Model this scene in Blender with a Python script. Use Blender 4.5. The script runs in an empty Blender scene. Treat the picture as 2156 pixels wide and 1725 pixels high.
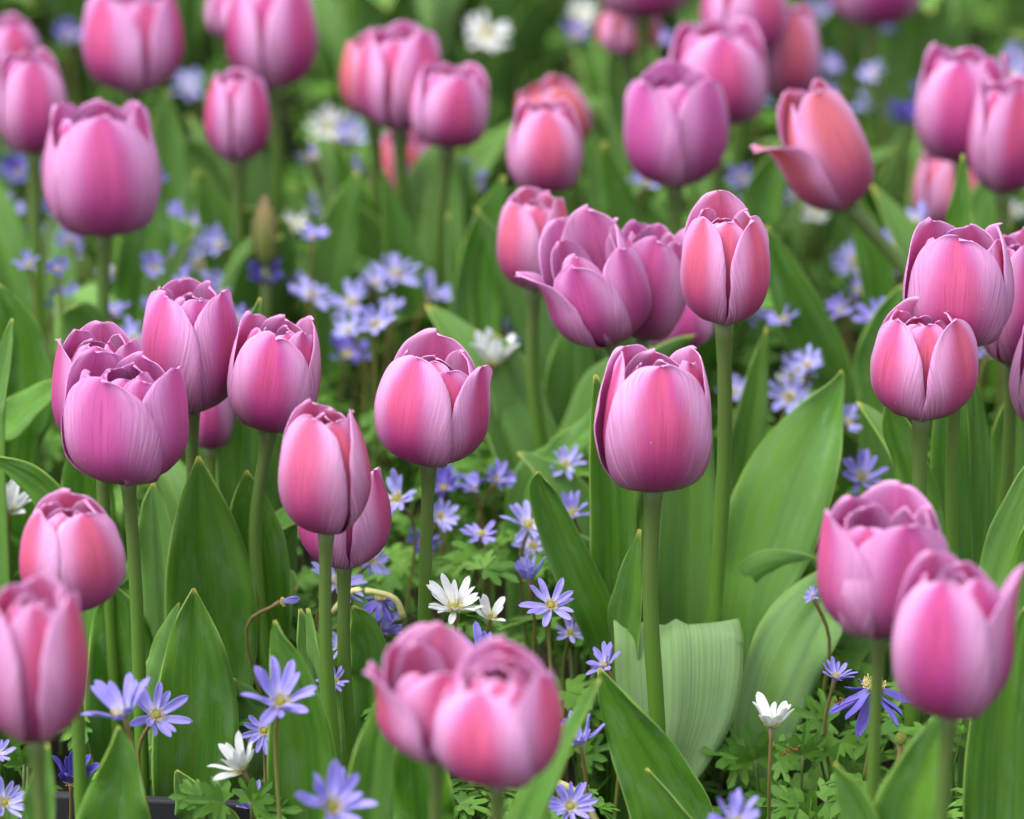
import bpy, math, random
import numpy as np
from mathutils import Vector, Matrix

# ------------------------------------------------------------------ camera, sky, sun, exposure
SC = bpy.context.scene
COL = SC.collection
random.seed(7)
RNG = np.random.default_rng(7)
rad = math.radians
CAM_Z, PITCH, LENS = 0.93, rad(21.0), 150.0
cam_data = bpy.data.cameras.new("camera")
cam_data.lens = LENS; cam_data.sensor_width = 36.0; cam_data.sensor_fit = 'HORIZONTAL'
cam_data.clip_start = 0.05; cam_data.clip_end = 400.0
cam_data.dof.use_dof = True
cam_data.dof.focus_distance = 1.955
cam_data.dof.aperture_fstop = 6.0
cam = bpy.data.objects.new("camera", cam_data); COL.objects.link(cam)
cam.location = (0, 0, CAM_Z); cam.rotation_euler = (rad(90) - PITCH, 0, 0)
SC.camera = cam

SUN_EL, SUN_AZ = rad(62), rad(-115)          # azimuth: from the viewing direction, negative = from the left
world = bpy.data.worlds.new("World"); SC.world = world; world.use_nodes = True
wn = world.node_tree.nodes; wl = world.node_tree.links
bg = wn["Background"]; bg.inputs[1].default_value = 0.15
sky = wn.new("ShaderNodeTexSky"); sky.sky_type = 'NISHITA'; sky.sun_disc = False
sky.sun_elevation = SUN_EL; sky.sun_rotation = SUN_AZ
sky.air_density = 1.0; sky.dust_density = 3.0; sky.ozone_density = 0.6
hs = wn.new("ShaderNodeHueSaturation"); hs.inputs['Saturation'].default_value = 0.22   # overcast: a paler sky
wl.new(sky.outputs[0], hs.inputs['Color']); wl.new(hs.outputs[0], bg.inputs[0])
sun_data = bpy.data.lights.new("sun", 'SUN'); sun_data.energy = 0.65; sun_data.angle = rad(30); sun_data.color = (1.0, 0.96, 0.9)
sun = bpy.data.objects.new("sun", sun_data); COL.objects.link(sun)
sd = Vector((math.sin(SUN_AZ) * math.cos(SUN_EL), math.cos(SUN_AZ) * math.cos(SUN_EL), math.sin(SUN_EL)))
sun.rotation_euler = sd.to_track_quat('Z', 'Y').to_euler()
vs = SC.view_settings
vs.view_transform = 'Standard'; vs.look = 'None'; vs.gamma = 1.0; vs.exposure = 1.60
SC.cycles.max_bounces = 8; SC.cycles.transmission_bounces = 6; SC.cycles.diffuse_bounces = 5
SC.cycles.use_denoising = True

# ------------------------------------------------------------------ picture to place
VW, VH = 2156.0, 1725.0
TAN = 18.0 / LENS
CP, SP = math.cos(PITCH), math.sin(PITCH)
def ray(x, y):
    a = (x / VW - .5) * 2 * TAN; b = -(y / VH - .5) * 2 * TAN * VH / VW
    return np.array([a, CP + b * SP, -SP + b * CP])
CAMP = np.array([0, 0, CAM_Z])
def P(x, y, D):                 # the point of a ray at distance D along the ground
    d = ray(x, y); return CAMP + d * (D / d[1])
def PZ(x, y, z):                # the point of a ray at height z
    d = ray(x, y); return CAMP + d * ((z - CAM_Z) / d[2])
def project(p):
    q = np.asarray(p) - CAMP
    f = q[..., 1] * CP - q[..., 2] * SP; u = q[..., 1] * SP + q[..., 2] * CP
    return (q[..., 0] / f / (2 * TAN) + .5) * VW, (.5 - u / f / (2 * TAN) * VW / VH) * VH
def mpp(p):                     # metres per picture unit at a point
    q = np.asarray(p) - CAMP
    return (q[1] * CP - q[2] * SP) * 2 * TAN / VW

# ------------------------------------------------------------------ materials
class NT:
    def __init__(s, name):
        s.m = bpy.data.materials.new(name); s.m.use_nodes = True
        s.t = s.m.node_tree; s.t.nodes.clear()
        s.out = s.t.nodes.new("ShaderNodeOutputMaterial")
    def n(s, typ, **k):
        o = s.t.nodes.new(typ)
        for a, b in k.items(): setattr(o, a, b)
        return o
    def put(s, sock, v):
        if isinstance(v, bpy.types.NodeSocket): s.t.links.new(v, sock)
        elif v is not None: sock.default_value = v
    def math(s, op, a, b=None, c=None, clamp=False):
        o = s.n("ShaderNodeMath", operation=op, use_clamp=clamp)
        s.put(o.inputs[0], a)
        if b is not None: s.put(o.inputs[1], b)
        if c is not None: s.put(o.inputs[2], c)
        return o.outputs[0]
    def ss(s, a, b, v):         # smoothstep
        o = s.n("ShaderNodeMapRange", interpolation_type='SMOOTHSTEP')
        s.put(o.inputs[0], v); o.inputs[1].default_value = a; o.inputs[2].default_value = b
        return o.outputs[0]
    def mix(s, f, a, b, mode='MIX'):
        o = s.n("ShaderNodeMix", data_type='RGBA', blend_type=mode)
        s.put(o.inputs[0], f)
        for sk, v in ((o.inputs[6], a), (o.inputs[7], b)):
            if isinstance(v, tuple): sk.default_value = (*v[:3], 1)
            else: s.put(sk, v)
        return o.outputs[2]
    def uv(s):
        u = s.n("ShaderNodeUVMap"); sp = s.n("ShaderNodeSeparateXYZ"); s.t.links.new(u.outputs[0], sp.inputs[0])
        return sp.outputs[0], sp.outputs[1]
    def vec(s, x, y, z=0.0):
        o = s.n("ShaderNodeCombineXYZ"); s.put(o.inputs[0], x); s.put(o.inputs[1], y); s.put(o.inputs[2], z); return o.outputs[0]
    def noise(s, v, scale, detail=2.0, rough=.5):
        o = s.n("ShaderNodeTexNoise"); s.put(o.inputs['Vector'], v); o.inputs['Scale'].default_value = scale
        o.inputs['Detail'].default_value = detail; o.inputs['Roughness'].default_value = rough
        return o.outputs[0]
    def attr(s, name):
        o = s.n("ShaderNodeAttribute", attribute_type='OBJECT', attribute_name=name); return o.outputs['Fac']
    def surface(s, col, rough=.5, trans=0.0, tcol=None, spec=.5, bump=None, bstr=.2, bdist=.001, sss=0.0, sheen=0.0):
        p = s.n("ShaderNodeBsdfPrincipled")
        if isinstance(col, tuple): p.inputs['Base Color'].default_value = (*col, 1)
        else: s.put(p.inputs['Base Color'], col)
        s.put(p.inputs['Roughness'], rough); p.inputs['Specular IOR Level'].default_value = spec
        if sheen: p.inputs['Sheen Weight'].default_value = sheen
        if bump is not None:
            b = s.n("ShaderNodeBump"); b.inputs['Strength'].default_value = bstr; b.inputs['Distance'].default_value = bdist
            s.put(b.inputs['Height'], bump); s.t.links.new(b.outputs[0], p.inputs['Normal'])
        res = p.outputs[0]
        if trans:
            t = s.n("ShaderNodeBsdfTranslucent")
            c = tcol if tcol is not None else col
            if isinstance(c, tuple): t.inputs[0].default_value = (*c, 1)
            else: s.put(t.inputs[0], c)
            mx = s.n("ShaderNodeMixShader"); mx.inputs[0].default_value = trans
            s.t.links.new(res, mx.inputs[1]); s.t.links.new(t.outputs[0], mx.inputs[2]); res = mx.outputs[0]
        s.t.links.new(res, s.out.inputs[0])
        return s.m

def petal_material(name, inner):
    k = NT(name); u, v = k.uv()
    a = k.math('ABSOLUTE', k.math('SUBTRACT', k.math('MULTIPLY', u, 2.0), 1.0))
    seed = k.attr('seed'); fl = k.attr('flame')
    # veins fan from the midrib out to the margin
    q = k.math('MULTIPLY', a, k.math('POWER', 2.718, k.math('MULTIPLY', v, -1.35)))
    sv = k.vec(k.math('MULTIPLY', q, 75.0), k.math('MULTIPLY', v, 3.0), seed)
    st = k.noise(sv, 1.0, 3.0, .6)
    big = k.noise(k.vec(k.math('MULTIPLY', u, 3.0), k.math('MULTIPLY', v, 2.0), seed), 1.0, 2.0)
    stc = k.math('SUBTRACT', st, .5)
    aj = k.math('ADD', a, k.math('MULTIPLY', stc, .75))
    if inner:
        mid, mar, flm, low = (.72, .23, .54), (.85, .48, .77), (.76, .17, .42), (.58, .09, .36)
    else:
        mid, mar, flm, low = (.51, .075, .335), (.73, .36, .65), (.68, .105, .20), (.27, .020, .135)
    M = k.ss(.18, .78, k.math('ADD', aj, k.math('MULTIPLY', k.math('POWER', v, 5.0), .15)))
    col = k.mix(M, mid, mar)
    af = k.math('ADD', k.math('ADD', a, k.math('MULTIPLY', k.math('POWER', v, 2.5), .35)), k.math('ADD', k.math('MULTIPLY', stc, .75), k.math('MULTIPLY', k.math('SUBTRACT', big, .5), .8)))
    F = k.math('MULTIPLY', k.ss(.70, .05, af),
               k.math('MULTIPLY', k.ss(.12, .5, v), k.ss(1.02, .86, v)))
    F = k.math('MULTIPLY', k.math('MULTIPLY', F, fl, clamp=True), .72)
    col = k.mix(F, col, flm)
    col = k.mix(k.math('MULTIPLY', k.attr('warm'), k.ss(1.1, .2, a)), col, (.72, .20, .20))
    col = k.mix(k.math('MULTIPLY', k.attr('cool'), .6), col, (.56, .15, .47))
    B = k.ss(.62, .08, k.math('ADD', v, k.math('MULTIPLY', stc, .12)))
    col = k.mix(k.math('MULTIPLY', B, .75), col, low)  # magenta petal base, its colour deepened further to imitate shade low on the cup
    dark = k.math('SUBTRACT', 1.0, k.math('MULTIPLY', k.ss(.52, .72, st), .28))
    col = k.mix(1.0, col, k.vec(dark, k.math('POWER', dark, 1.6), dark), 'MULTIPLY')
    lite = k.math('MULTIPLY', k.ss(.50, .30, st), k.math('MULTIPLY', k.ss(.22, .75, a), .60))
    col = k.mix(lite, col, (.86, .55, .76))
    rib = k.math('MULTIPLY', k.ss(.030, .008, a), k.math('MULTIPLY', k.ss(.95, .3, v), .32))
    col = k.mix(rib, col, (.36, .04, .17))
    col = k.mix(k.ss(.055, .015, v), col, (.62, .60, .32))
    # small spots and nicks of wear
    w = k.n("ShaderNodeTexVoronoi"); k.put(w.inputs['Vector'], k.vec(k.math('MULTIPLY', u, 7.0), k.math('MULTIPLY', v, 9.0), seed)); w.inputs['Scale'].default_value = 1.0
    col = k.mix(k.math('MULTIPLY', k.ss(.045, .02, w.outputs['Distance']), .6), col, (.85, .6, .45))
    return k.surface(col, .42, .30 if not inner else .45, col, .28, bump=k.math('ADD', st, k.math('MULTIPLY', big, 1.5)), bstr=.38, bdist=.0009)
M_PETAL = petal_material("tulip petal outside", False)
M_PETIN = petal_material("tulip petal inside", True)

def leaf_material():
    k = NT("tulip leaf"); u, v = k.uv()
    a = k.math('ABSOLUTE', k.math('SUBTRACT', k.math('MULTIPLY', u, 2.0), 1.0))
    seed = k.attr('seed'); tone = k.attr('tone')
    st = k.noise(k.vec(k.math('MULTIPLY', u, 70.0), k.math('MULTIPLY', v, 1.6), seed), 1.0, 3.0, .6)
    big = k.noise(k.vec(k.math('MULTIPLY', u, 2.5), k.math('MULTIPLY', v, 3.5), seed), 1.0, 3.0)
    fine = k.noise(k.vec(k.math('MULTIPLY', u, 160.0), k.math('MULTIPLY', v, 14.0), seed), 1.0, 2.0)
    t = k.math('ADD', tone, k.math('MULTIPLY', k.math('SUBTRACT', big, .5), .7), clamp=True)
    col = k.mix(t, (.048, .172, .008), (.23, .41, .14))
    col = k.mix(k.math('SUBTRACT', tone, 1.0, clamp=True), col, (.40, .54, .32))
    band = k.noise(k.vec(k.math('MULTIPLY', u, 7.0), k.math('MULTIPLY', v, .9), k.math('ADD', seed, 9.0)), 1.0, 2.0)
    col = k.mix(k.math('MULTIPLY', k.ss(.35, .7, band), .55), col, (.14, .31, .018))
    col = k.mix(k.math('MULTIPLY', k.ss(.6, .3, band), .35), col, (.036, .125, .012))
    col = k.mix(k.math('MULTIPLY', k.ss(.40, .72, st), .45), col, (.10, .25, .02))
    col = k.mix(k.math('MULTIPLY', k.ss(.45, .80, fine), .25), col, (.16, .27, .12))
    col = k.mix(k.math('MULTIPLY', k.ss(.05, .0, a), .22), col, (.15, .30, .05))
    col = k.mix(k.math('MULTIPLY', k.ss(.965, .995, a), .65), col, (.30, .44, .10))
    col = k.mix(k.math('MULTIPLY', k.ss(.95, 1.0, v), .75), col, (.44, .40, .08))
    w = k.n("ShaderNodeTexVoronoi"); k.put(w.inputs['Vector'], k.vec(k.math('MULTIPLY', u, 5.0), k.math('MULTIPLY', v, 14.0), seed)); w.inputs['Scale'].default_value = 1.0
    col = k.mix(k.math('MULTIPLY', k.ss(.05, .02, w.outputs['Distance']), .5), col, (.42, .42, .20))
    blm = k.noise(k.vec(k.math('MULTIPLY', u, 4.0), k.math('MULTIPLY', v, 7.0), k.math('ADD', seed, 23.0)), 1.0, 4.0, .65)
    col = k.mix(k.math('MULTIPLY', k.ss(.48, .72, blm), .38), col, (.20, .33, .17))
    rough = k.math('ADD', k.math('ADD', .34, k.math('MULTIPLY', tone, .22)), k.math('MULTIPLY', big, .22))
    return k.surface(col, rough, .30, k.mix(.5, col, (.22, .45, .01)), .22, bump=k.math('ADD', st, k.math('MULTIPLY', big, 2.0)), bstr=.40, bdist=.0012)
M_LEAF = leaf_material()

def stem_material(name, top, low, hair=False):
    k = NT(name); u, v = k.uv()
    n = k.noise(k.vec(k.math('MULTIPLY', u, 16.0), k.math('MULTIPLY', v, 3.0), k.attr('seed')), 1.0, 3.0)
    f = k.math('ADD', k.ss(.35, 1.0, v), k.math('MULTIPLY', k.math('SUBTRACT', n, .5), .5), clamp=True)
    return k.surface(k.mix(f, low, top), .45, 0, None, .4, bump=n, bstr=.2)
M_STEM = stem_material("tulip stem", (.080, .122, .030), (.075, .172, .016))
M_ASTEM = stem_material("anemone stem", (.17, .115, .045), (.15, .17, .04))

def floret_material(name, base, tip, back):
    k = NT(name); u, v = k.uv()
    a = k.math('ABSOLUTE', k.math('SUBTRACT', k.math('MULTIPLY', u, 2.0), 1.0))
    st = k.noise(k.vec(k.math('MULTIPLY', u, 14.0), k.math('MULTIPLY', v, 1.5), 0.0), 1.0, 2.0)
    col = k.mix(k.ss(.02, .55, v), base, tip)
    col = k.mix(k.math('MULTIPLY', k.ss(.45, .7, st), .4), col, back)
    return k.surface(col, .5, .35, col, .3, bump=st, bstr=.2, bdist=.0004)
FLORET = {
    'B': floret_material("violet blue anemone petal", (.58, .58, .84), (.37, .32, .78), (.28, .24, .72)),
    'P': floret_material("deep violet anemone petal", (.24, .22, .58), (.14, .10, .50), (.30, .28, .62)),
    'L': floret_material("pale lilac anemone petal", (.74, .74, .88), (.40, .38, .78), (.55, .54, .86)),
    'W': floret_material("white anemone petal", (.74, .76, .55), (.82, .83, .84), (.68, .70, .80)),
}
def plain(name, c, r=.6, trans=0, c2=None, scale=60.0, spec=.3):
    k = NT(name); tc = k.n("ShaderNodeTexCoord")
    n = k.noise(tc.outputs['Object'], scale, 4.0, .6)
    return k.surface(k.mix(n, c, c2 if c2 else tuple(x * .6 for x in c)), r, trans, None, spec, bump=n, bstr=.3)
M_STAMEN = plain("pale yellow stamen", (.80, .66, .22), .6, .2, (.72, .60, .32))
M_DOME = plain("yellow green anemone eye", (.45, .42, .05), .6, 0, (.30, .34, .05), 900.0)
M_SOIL = plain("dark garden soil", (.030, .020, .012), .95, 0, (.012, .009, .006), 45.0)
M_BOARD = plain("dark grey edging", (.030, .030, .034), .5, 0, (.022, .022, .026), 30.0)
M_BROWN = plain("dry brown catkin", (.22, .09, .03), .8, 0, (.10, .04, .015), 600.0)
M_SEED = plain("green seed head", (.22, .26, .04), .7, 0, (.12, .16, .03), 900.0)
M_BUD = plain("olive brown bud", (.22, .20, .06), .55, 0, (.26, .12, .07), 30.0)
M_PALESTEM = plain("pale cream stalk", (.55, .50, .24), .5, 0, (.40, .38, .15), 90.0)

def foliage_material():
    k = NT("anemone foliage"); u, v = k.uv(); g = k.n("ShaderNodeNewGeometry"); ri = g.outputs['Random Per Island']
    tc = k.n("ShaderNodeTexCoord"); n = k.noise(tc.outputs['Object'], 90.0, 3.0)
    col = k.mix(ri, (.045, .150, .012), (.140, .300, .038))
    col = k.mix(k.math('MULTIPLY', k.ss(.4, .75, n), .4), col, (.13, .22, .07))
    col = k.mix(k.math('MULTIPLY', k.ss(.08, .0, k.math('ABSOLUTE', k.math('SUBTRACT', u, .5))), .25), col, (.16, .26, .09))
    return k.surface(col, .55, .25, col, .2, bump=n, bstr=.25)
M_FOL = foliage_material()

# ------------------------------------------------------------------ mesh helpers
def mesh_obj(name, verts, faces, uvs, mats, parent=None, midx=None, smooth=True, data_only=False):
    me = bpy.data.meshes.new(name)
    me.from_pydata([tuple(map(float, v)) for v in verts], [], faces)
    if uvs is not None:
        li = np.empty(len(me.loops), dtype=np.int32); me.loops.foreach_get('vertex_index', li)
        lay = me.uv_layers.new(name="UVMap"); lay.data.foreach_set('uv', np.asarray(uvs, dtype=np.float32)[li].ravel())
    for m in mats: me.materials.append(m)
    if midx is not None: me.polygons.foreach_set('material_index', np.asarray(midx, dtype=np.int32))
    if smooth: me.polygons.foreach_set('use_smooth', np.ones(len(me.polygons), dtype=bool))
    me.update()
    if data_only: return me
    return link(name, me, parent)
def link(name, data, parent=None):
    o = bpy.data.objects.new(name, data); COL.objects.link(o)
    if parent is not None: o.parent = parent
    return o
def thing(name, label, cat, loc, group=None):
    o = bpy.data.objects.new(name, None); COL.objects.link(o); o.location = tuple(map(float, loc))
    o.empty_display_size = .01
    o['label'] = label; o['category'] = cat
    if group: o['group'] = group
    return o
def grid_normals(g):
    du = np.gradient(g, axis=1); dv = np.gradient(g, axis=0)
    n = np.cross(du, dv); l = np.linalg.norm(n, axis=2, keepdims=True); return n / np.maximum(l, 1e-12)
def shell(g, thick, sign=1.0):
    """closed sheet: front grid, back grid offset along the normal, rim"""
    nv, nu, _ = g.shape
    n = grid_normals(g); b = g + n * thick * sign
    V = np.concatenate([g.reshape(-1, 3), b.reshape(-1, 3)])
    uu, vv = np.meshgrid(np.linspace(0, 1, nu), np.linspace(0, 1, nv)); uv = np.stack([uu, vv], -1).reshape(-1, 2)
    uv = np.concatenate([uv, uv]); N = nv * nu
    F, mi = [], []
    for i in range(nv - 1):
        for j in range(nu - 1):
            a = i * nu + j
            F.append((a, a + 1, a + nu + 1, a + nu)); mi.append(0)
            F.append((N + a, N + a + nu, N + a + nu + 1, N + a + 1)); mi.append(1)
    ring = [j for j in range(nu)] + [i * nu + nu - 1 for i in range(1, nv)] + [(nv - 1) * nu + j for j in range(nu - 2, -1, -1)] + [i * nu for i in range(nv - 2, 0, -1)]
    for k in range(len(ring)):
        a, c = ring[k], ring[(k + 1) % len(ring)]
        F.append((c, a, N + a, N + c)); mi.append(0)
    return V, F, uv, mi
def tube(pts, radii, sides=8, cap=True):
    pts = np.asarray(pts, float); n = len(pts)
    T = np.gradient(pts, axis=0); T /= np.linalg.norm(T, axis=1, keepdims=True)
    ref = np.array([1., 0, 0]) if abs(T[0][0]) < .8 else np.array([0, 1., 0])
    V, UV, F = [], [], []
    for i in range(n):
        s = np.cross(T[i], ref); s /= np.linalg.norm(s); b = np.cross(s, T[i])
        for j in range(sides):
            a = 2 * math.pi * j / sides
            V.append(pts[i] + (s * math.cos(a) + b * math.sin(a)) * radii[i]); UV.append((j / sides, i / (n - 1)))
    for i in range(n - 1):
        for j in range(sides):
            F.append((i * sides + j, i * sides + (j + 1) % sides, (i + 1) * sides + (j + 1) % sides, (i + 1) * sides + j))
    if cap:
        F.append(tuple(reversed(range(sides)))); F.append(tuple((n - 1) * sides + j for j in range(sides)))
    return V, F, UV
def catmull(pts, n):
    p = np.asarray(pts, float); p = np.concatenate([[2 * p[0] - p[1]], p, [2 * p[-1] - p[-2]]])
    out = []; m = len(p) - 3
    for t in np.linspace(0, m - 1e-6, n):
        i = int(t); f = t - i; a, b, c, d = p[i:i + 4]
        out.append(.5 * ((2 * b) + (c - a) * f + (2 * a - 5 * b + 4 * c - d) * f * f + (3 * b - a - 3 * c + d) * f ** 3))
    return np.array(out)
def rotmat(axis, a): return np.array(Matrix.Rotation(a, 3, Vector(axis)))

# ------------------------------------------------------------------ setting: soil
def build_soil():
    xs = np.concatenate([[-60, -8, -2.5], np.linspace(-1.4, 1.4, 90), [2.5, 8, 60]]); ys = np.concatenate([[-20, 0.4], np.linspace(1.1, 4.4, 110), [6, 12, 120]])
    X, Y = np.meshgrid(xs, ys); Z = .006 * np.sin(X * 31 + 1.3 * np.sin(Y * 23)) + .006 * np.sin(Y * 37 + X * 11) - .008
    V = np.stack([X, Y, Z], -1).reshape(-1, 3); nu = len(xs)
    F = [(i * nu + j, i * nu + j + 1, (i + 1) * nu + j + 1, (i + 1) * nu + j) for i in range(len(ys) - 1) for j in range(nu - 1)]
    o = mesh_obj("ground", V, F, None, [M_SOIL]); o['kind'] = 'structure'
build_soil()

# ------------------------------------------------------------------ tulips
NV, NU = 30, 17
def petal_grid(R, H, p):
    """one petal of the cup, in flower space (axis z, base at 0, azimuth 0 towards the camera, 90 to the right)"""
    k, L, lean = p['k'], p['L'], p['lean']
    zc = p.get('zc', .43)
    ph = np.linspace(.10, math.pi / 2, 40)
    r1 = np.sin(ph) ** .85; z1 = zc * (1 - np.cos(ph)) ** 1.05
    q = np.linspace(0, 1, 41)[1:]
    r2 = 1 - k * q ** 1.9 + lean * q ** 2.2; z2 = zc + (1 - zc) * q * L - abs(lean) * .18 * q ** 3
    rr = np.concatenate([r1, r2]) * R; zz = np.concatenate([z1, z2]) * H
    s = np.concatenate([[0], np.cumsum(np.hypot(np.diff(rr), np.diff(zz)))]); S = s[-1]; s /= S
    t = np.linspace(0, 1, NV); v = 1 - (1 - t) ** 1.55
    r = np.interp(v, s, rr); z = np.interp(v, s, zz)
    vm = p.get('vm', .47)
    low = .20 + .80 * np.sin(np.clip(v / vm, 0, 1) * math.pi / 2) ** .9
    x = np.clip((v - vm) / (1 - vm), 0, 1); up = (1 - x ** p.get('ex', 2.05)) ** .52
    w = p['W'] * R * np.where(v < vm, low, up); w = np.maximum(w, .012 * R)
    u = np.linspace(-1, 1, NU)
    rho = p['rho'] * R * (.55 + .45 * np.clip(r / R, 0, 1.0))
    A = w[:, None] * u[None, :] / rho[:, None]
    lx = (r - rho)[:, None] + rho[:, None] * np.cos(A); ly = rho[:, None] * np.sin(A)
    U = np.abs(u)[None, :] * np.ones((NV, 1)); Vv = v[:, None] * np.ones((1, NU))
    sg = u[None, :] * np.ones((NV, 1))
    rise = np.clip(Vv / .30, 0, 1)
    lx = lx + R * p['flare'] * U ** 3 * rise + R * p['tw'] * sg * rise
    lx = lx + R * p['wave'] * (np.sin(Vv * p['wf'] + p['wp'] + sg * 1.5) * U ** 2.5 + .6 * np.sin(Vv * p['wf'] * 2.3 + p['wp'] * 3) * U ** 5) * rise
    yl = sg * w[:, None] / R
    lx = lx + R * (.016 * np.sin(2.9 * sg + p['wp']) * np.sin(5.1 * Vv + p['wp'] * 2) + .010 * np.sin(6.3 * sg + p['wp'] * 3) * np.sin(10.7 * Vv + p['wp'])) * rise
    lx = lx - R * .05 * np.exp(-(yl / .09) ** 2) * np.clip((Vv - .35) / .4, 0, 1) * (1 - Vv ** 10)      # groove at the midrib
    zt = z[:, None] + H * .006 * np.sin(yl * 13 + p['wp']) * Vv ** 5 + H * p['skew'] * sg * Vv ** 2
    zt = zt - H * .03 * np.exp(-(yl / .10) ** 2) * p['notch'] * Vv ** 8
    a = p['th']; ca, sa = math.cos(a), math.sin(a)
    X = lx * sa + ly * ca; Y = -lx * ca + ly * sa
    return np.stack([X, Y, zt], -1)

def petal_set(t, rg):
    ps = []
    def mk(key, th, W, L, k, rho, rs, flare, lean=0.0):
        p = dict(th=rad(th + rg.uniform(-7, 7)), W=W * rg.uniform(.96, 1.06), L=L * rg.uniform(.96, 1.03), k=k + rg.uniform(-.04, .04), rho=rho * rg.uniform(.95, 1.08), rs=rs,
                 flare=flare * rg.uniform(.4, 1.5), tw=rg.uniform(.035, .065), wave=rg.uniform(.010, .026), wf=rg.uniform(7, 13), wp=rg.uniform(0, 6), lean=lean + rg.uniform(-.03, .03), skew=rg.uniform(-.02, .02), notch=rg.uniform(-.4, .7))
        o = t.get('pet', {}).get(key, {})
        for a, b in o.items(): p[a] = rad(b) if a == 'th' else b
        if 'th' in o: p['th'] = rad(o['th'])
        if not o.get('off'): ps.append(p)
    rot, k = t.get('rot', 0), t.get('k', .34)
    for i in range(3): mk('o%d' % i, rot + 120 * i, 1.03, 1.03, k + .06, .98, 1.0 - .015 * i, .02)
    for i in range(3): mk('i%d' % i, rot + 60 + 120 * i, .96, .955, k + .14, .92, .90 - .012 * i, .0)
    ne = t.get('extra', 2) + 1
    for i in range(ne): mk('e%d' % i, rot + 25 + 360 / ne * i, .80, .88, k + (.46 if k > .15 else .2), .85, .78 - .06 * (i % 2), .0)
    return ps

def build_tulip(t):
    x0, x1, y0, y1 = t['box']
    rg = random.Random(hash_(t['label']))
    z = t.get('z', .20); cx = (x0 + x1) / 2
    base = PZ(cx, y1, z); D = base[1]
    if 'D' in t: D = t['D']; base = P(cx, y1, D)
    m = mpp(base); R = (x1 - x0) * m / 2; H = ((y1 - y0) * m - .22 * (x1 - x0) * m) / CP
    ps = petal_set(t, rg)
    rm = rotmat((0, 1, 0), rad(t.get('tilt', 0))) @ rotmat((1, 0, 0), rad(t.get('nod', 0)))
    for it in range(7):
        gs = []
        for p in ps:
            g = petal_grid(R * p['rs'], H, p); gs.append(g @ rm.T + base)
        A = np.concatenate([g.reshape(-1, 3) for g in gs]); px, py = project(A)
        R *= ((x1 - x0) / (px.max() - px.min())) ** .9
        H *= ((y1 - y0) / (py.max() - py.min())) ** .9
        base = base + np.array([((x0 + x1) / 2 - (px.max() + px.min()) / 2) * m, 0, -(y1 - py.max()) * m / CP])
    bx, by = project(base)
    foot = np.array([base[0] + t.get('fx', 0) * m, base[1] + t.get('fy', 0.0), 0.0])
    root = thing("tulip", t['label'], "tulip", foot, t.get('group'))
    axis = rm @ np.array([0, 0, 1.])
    hs = base[2]
    ctl = [foot + (0, 0, -.01), foot + np.array([(base[0] - foot[0]) * .2, 0, hs * .35]), base - axis * hs * .28 + np.array([t.get('bend', rg.uniform(-11, 11)) * m, 0, 0]), base + axis * .002]
    c = catmull(ctl, 18)
    rs = t.get('stem', 14) * m
    rs = max(rs, .0026)
    radii = rs * (np.concatenate([np.linspace(1.14, .96, 15), [.98, 1.12, 1.42]]) + np.array([rg.uniform(-.03, .03) for _ in range(18)]))
    V, F, UV = tube(c - foot, radii, 12)
    so = mesh_obj("stem", V, F, UV, [M_STEM], root); so['seed'] = rg.uniform(0, 50)
    for p, g in zip(ps, gs):
        V, F, uv, mi = shell(g - foot, .0004, -1.0)
        # the outside of the cup is the face that looks away from the axis
        po = mesh_obj("petal", V, F, uv, [M_PETAL, M_PETIN], root, mi)
        po['warm'] = t.get('warm', .35 if t.get('flame', .6) > 1.5 else rg.uniform(0, .10)); po['cool'] = t.get('cool', 0.0)
        po['seed'] = rg.uniform(0, 50); po['flame'] = p.get('flame', t.get('flame', .6) * rg.uniform(.7, 1.5))
    t['root'], t['foot'], t['m'], t['base'] = root, foot, m, base
    return root
def hash_(s):
    h = 7
    for c in s: h = (h * 31 + ord(c)) % 1000003
    return h

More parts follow.
